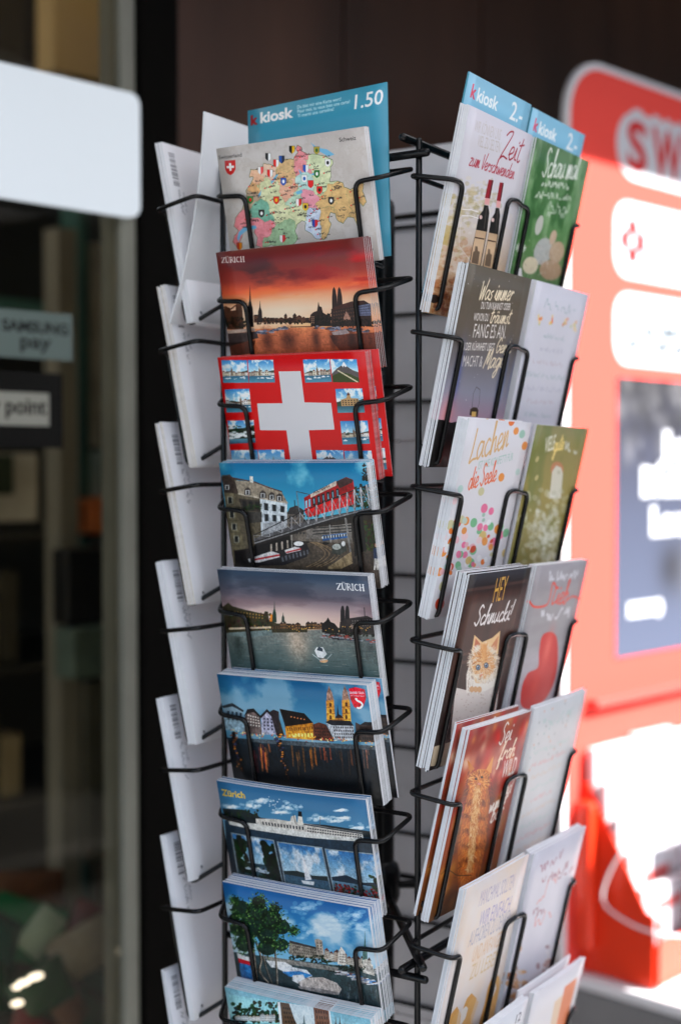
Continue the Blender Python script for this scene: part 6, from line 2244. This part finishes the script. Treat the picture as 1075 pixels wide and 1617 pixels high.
for i, (s, z, w) in enumerate(((-.128, .8565, .014), (-.146, .8535, .012), (-.1565, .8505, .007), (-.1555, .830, .011))):
    bm = bmesh.new()
    bmesh.ops.create_uvsphere(bm, u_segments=12, v_segments=8, radius=.5)
    me = bpy.data.meshes.new("glint_bead")
    bm.to_mesh(me)
    bm.free()
    me.materials.append(M_glint)
    R = Matrix((FG, -FN, Z)).transposed().to_4x4()
    o = link("glint_bead", me, None, mw=Matrix.Translation(FP(s, -.09, z)) @ R @ Matrix.Diagonal((w * 1.6, .012, w * .55, 1)))
    tag(o, ("largest glowing glint low in the shop window", "glowing glint in the middle of the low row", "smallest glowing glint at the end of the low row", "single glowing glint below the low row")[i], "glint", "window glints")

# added tube light above the window opening, unseen, to brighten the goods
cl = empty("fill_light", FP(-.1, -.55, 2.85))
tag(cl, "added tube light, out of view, brightening the goods behind the window", "light")
M_fill = emit("fill_glow", (1.0, .86, .64), 2.0)
fbox("tube", -.9, .5, -.34, -.30, 2.80, 2.83, M_fill, cl, bevel=.01)
fbox("housing", -.95, .55, -.37, -.27, 2.835, 2.88, M_wht0, cl, bevel=.004)

# ------------------------------------------------------------------ lottery stand on the right
M_red = mat("red_acrylic", (.72, .058, .046), .42, .04, 6, 0, coat=.2)
M_tray = mat("red_tray_acrylic", (.70, .032, .006), .35, .04, 6, 0, coat=.1)
M_wht = mat("white_acrylic", (.66, .66, .69), .45, .03, 6)
M_grey = mat("grey_counter_side", (.16, .16, .165), .6, .1, 10)
st = empty("lottery_stand", FP(1.0, .2, 0))
tag(st, "tall red lottery display stand with white rim beside the rack", "display stand")
PQ = .25
body = slab("rim", rrect(.530, 1.55, .70, 2.080, .085, 8), PQ - .010, PQ - .0015, M_wht, st)
pr = Print(1000, 1380, R255(221, 71, 62))
KS = 1000 / 1.0                       # a print pixel per millimetre


def pp(s, z):
    return ((s - .544) * KS, (2.066 - z) * KS)


def prr(s0, s1, z0, z1, r, col):
    pr.poly([pp(*q) for q in rrect(s0, s1, z0, z1, r)], col)


W_ = (.73, .74, .77)
# white outline letters
for ch, s0, s1 in (("S", .684, .738), ("W", .752, .842), ("I", .858, .874), ("S", .89, .944), ("S", .956, 1.010), ("L", 1.024, 1.07), ("O", 1.08, 1.14), ("S", 1.15, 1.20)):
    pr.text(ch, pp(s0, 1.945), pp(s1, 1.945), 78, W_, .10)
prr(.655, 1.235, 1.925, 2.026, .05, W_)
for ch, s0, s1 in (("S", .684, .738), ("W", .752, .842), ("I", .858, .874), ("S", .89, .944), ("S", .956, 1.010), ("L", 1.024, 1.07), ("O", 1.08, 1.14), ("S", 1.15, 1.20)):
    pr.text(ch, pp(s0, 1.943), pp(s1, 1.943), 70, R255(186, 20, 20), .03)
prr(.651, 1.235, 1.779, 1.893, .035, W_)
prr(.652, 1.235, 1.650, 1.758, .035, W_)
cx_, cz_ = .700, 1.835
for dx, dz in ((0, .02), (0, -.02), (.02, 0), (-.02, 0)):
    pr.ell(*pp(cx_ + dx, cz_ + dz), 14, 14, R255(150, 8, 8))
pr.ell(*pp(cx_, cz_), 10, 10, W_)
pr.text("LOTTO", pp(.728, 1.818), pp(.87, 1.818), 36, R255(16, 34, 46), .03)
pr.scrawl(pp(.69, 1.675), pp(.86, 1.675), 20, R255(24, 40, 50), 7, 4)
pr.scrawl(pp(.73, 1.70), pp(.90, 1.70), 18, R255(30, 44, 52), 7, 5)
pm = pr.material("print_stand", .5, 0, 1.0, 0, .15)
face = slab("face", rrect(.5395, 1.5405, .71, 2.0705, .076, 8), PQ - .0012, PQ, pm, st)
uv = face.data.uv_layers.new(name="UVMap")
for pl in face.data.polygons:
    for li, vi in zip(pl.loop_indices, pl.vertices):
        w_ = face.data.vertices[vi].co + st.location
        s = (w_ - FO).dot(FG)
        x, y = pp(s, w_.z)
        uv.data[li].uv = (x / 1000, 1 - y / 1380)
# framed sheet
ps = Print(500, 620, R255(50, 52, 70))
ps.vgrad([(0, R255(38, 38, 42)), (.25, R255(50, 52, 64)), (.5, R255(58, 63, 79)), (1, R255(69, 76, 94))])
rs = random.Random(5)
for _ in range(140):
    ps.glow(rs.uniform(10, 500), rs.uniform(0, 1) ** 1.6 * 210, rs.uniform(8, 26), rs.choice([R255(96, 96, 98), R255(30, 30, 32), R255(66, 66, 68), R255(120, 120, 122)]), .4)
ps.text("Jetzt", (160, 178), (420, 178), 60, W_, .06)
ps.text("Bleib dran", (92, 262), (480, 262), 62, W_, .06)
ps.text("Lauf los!", (130, 352), (470, 352), 62, W_, .06)
ps.glow(220, 430, 60, R255(30, 30, 34), .7)
ps.glow(300, 440, 70, R255(84, 84, 88), .6)
ps.poly([(q[0], q[1]) for q in [(44 + 40 * c, 500) for c in (0, 1, 2, 2.9)] + [(44 + 40 * c, 535) for c in (2.9, 2, 1, 0)]], W_)
ps.ell(165, 520, 18, 22, W_, .9)
sheet = flat_print("framed_sheet", ps, .6585, 1.02, 1.214, 1.632, PQ + .0022, st, .0018, .5, 1.0, M_wht)
# ledge line below the poster
fbox("ledge", .585, 1.53, PQ + .0005, PQ + .020, 1.150, 1.162, M_red, st, bevel=.002)
# lower tray with sloped cheek
zb = .770


def cheek(s0, s1, q1=.372, zt0=1.045, zt1=.872):
    pts, fsx = [], []
    prof = [(PQ + .001, zb), (q1, zb), (q1, zt1), (q1 - .012, zt1 + .004), (PQ + .012, zt0), (PQ + .001, zt0)]
    for s in (s0, s1):
        pts += [FP(s, q, z) for q, z in prof]
    n = len(prof)
    fsx = [tuple(range(n)), tuple(range(2 * n - 1, n - 1, -1))] + [(i, n + i, n + (i + 1) % n, (i + 1) % n) for i in range(n)]
    return part("cheek", pts, fsx, M_tray, st)


cheek(.572, .576)
cheek(1.50, 1.504)
fbox("tray_floor", .577, 1.499, PQ + .001, .372, zb, zb + .004, M_tray, st)
fbox("tray_front", .577, 1.499, .3685, .372, zb + .005, zb + .062, M_tray, st)
fbox("back_flange", .552, .571, PQ + .001, PQ + .030, zb + .035, 1.02, M_tray, st, bevel=.006)
fbox("corner_strip", .577, .586, .373, .379, zb + .002, .868, M_tray, st, bevel=.002)
# counter below the tray
fbox("counter_side", .556, 1.53, PQ - .03, .60, .10, zb - .022, M_grey, st, bevel=.003)
fbox("counter_top", .552, 1.534, PQ - .028, .606, zb - .020, zb - .002, M_wht, st, bevel=.004)
fbox("plinth", .53, 1.55, PQ - .031, .58, .001, .098, M_red, st)

# slips standing in tiers
def slip_print(seed):
    p_ = Print(420, 240, (.68, .68, .70))
    rs_ = random.Random(seed)
    for y in (46, 150):
        p_.poly([(150, y), (420, y - 4), (420, y + 22), (150, y + 26)], R255(170, 40, 36), .7)
    p_.scrawl((20, 40), (140, 40), 16, R255(110, 104, 100), 5, seed, .5)
    p_.scrawl((20, 110), (200, 110), 14, R255(110, 110, 112), 4, seed + 1, .5)
    return p_


TIER = ["rearmost", "second", "third", "fourth", "foremost"]
PLACE = ["next to the cheek", "second from the cheek", "third from the cheek", "fourth from the cheek"]
SLIPM = [slip_print(20 + i).material("print_slips", .6, 0, 1.0, 0, .2) for i in range(3)]
rs = random.Random(12)
for i in range(5):
    for c in range(4):
        q0 = PQ + .012 + i * .0205
        zt = 1.092 - i * .047 + (0 if c == 0 else rs.uniform(-.004, .012))
        z0 = zb + .006
        s0 = .578 + c * .112
        w3, d3, ln = .104, rs.uniform(.009, .0145), -.004
        tl = rs.uniform(-.003, .003) if c else 0.0
        pts = [(s0, q0 + d3, z0), (s0 + w3, q0 + d3, z0), (s0 + w3 + tl, q0 + d3 + ln, zt + tl), (s0 + tl, q0 + d3 + ln, zt), (s0, q0, z0), (s0 + w3, q0, z0), (s0 + w3 + tl, q0 + ln, zt + tl), (s0 + tl, q0 + ln, zt)]
        pts = [FP(*t) for t in pts]
        org = FP(s0 + w3 / 2, q0, z0)
        me = mesh("slip_stack", [x - org for x in pts], [(0, 1, 2, 3), (4, 7, 6, 5), (0, 4, 5, 1), (1, 5, 6, 2), (2, 6, 7, 3), (3, 7, 4, 0)], [SLIPM[(i + c) % 3], M_wht], False, [0, 1, 1, 1, 1, 1])
        uv = me.uv_layers.new(name="UVMap")
        for li, t in zip(me.polygons[0].loop_indices, ((0, 0), (1, 0), (1, 1), (0, 1))):
            uv.data[li].uv = t
        tag(link("slip_stack", me, None, org), "white lottery slips in the " + TIER[i] + " tier of the red tray, " + PLACE[c], "paper slips", "lottery slips in the tray")

o = flat_print("slip_stack", slip_print(50), .66, .99, zb + .066, .985, .3785, None, .005, .6)
tag(o, "white slips with red bars hung on the front of the red tray", "paper slips", "lottery slips in the tray")
# cord with pen end
tag(tube("cord", crom([FP(.585, .36, 1.00), FP(.572, .335, .975), FP(.560, .31, .93), FP(.556, .30, .885), FP(.562, .33, .862), FP(.575, .375, .850), FP(.60, .40, .846)], 6), 0.0018, M_wht, None), "thin white cord looped across the red tray cheek", "cord")
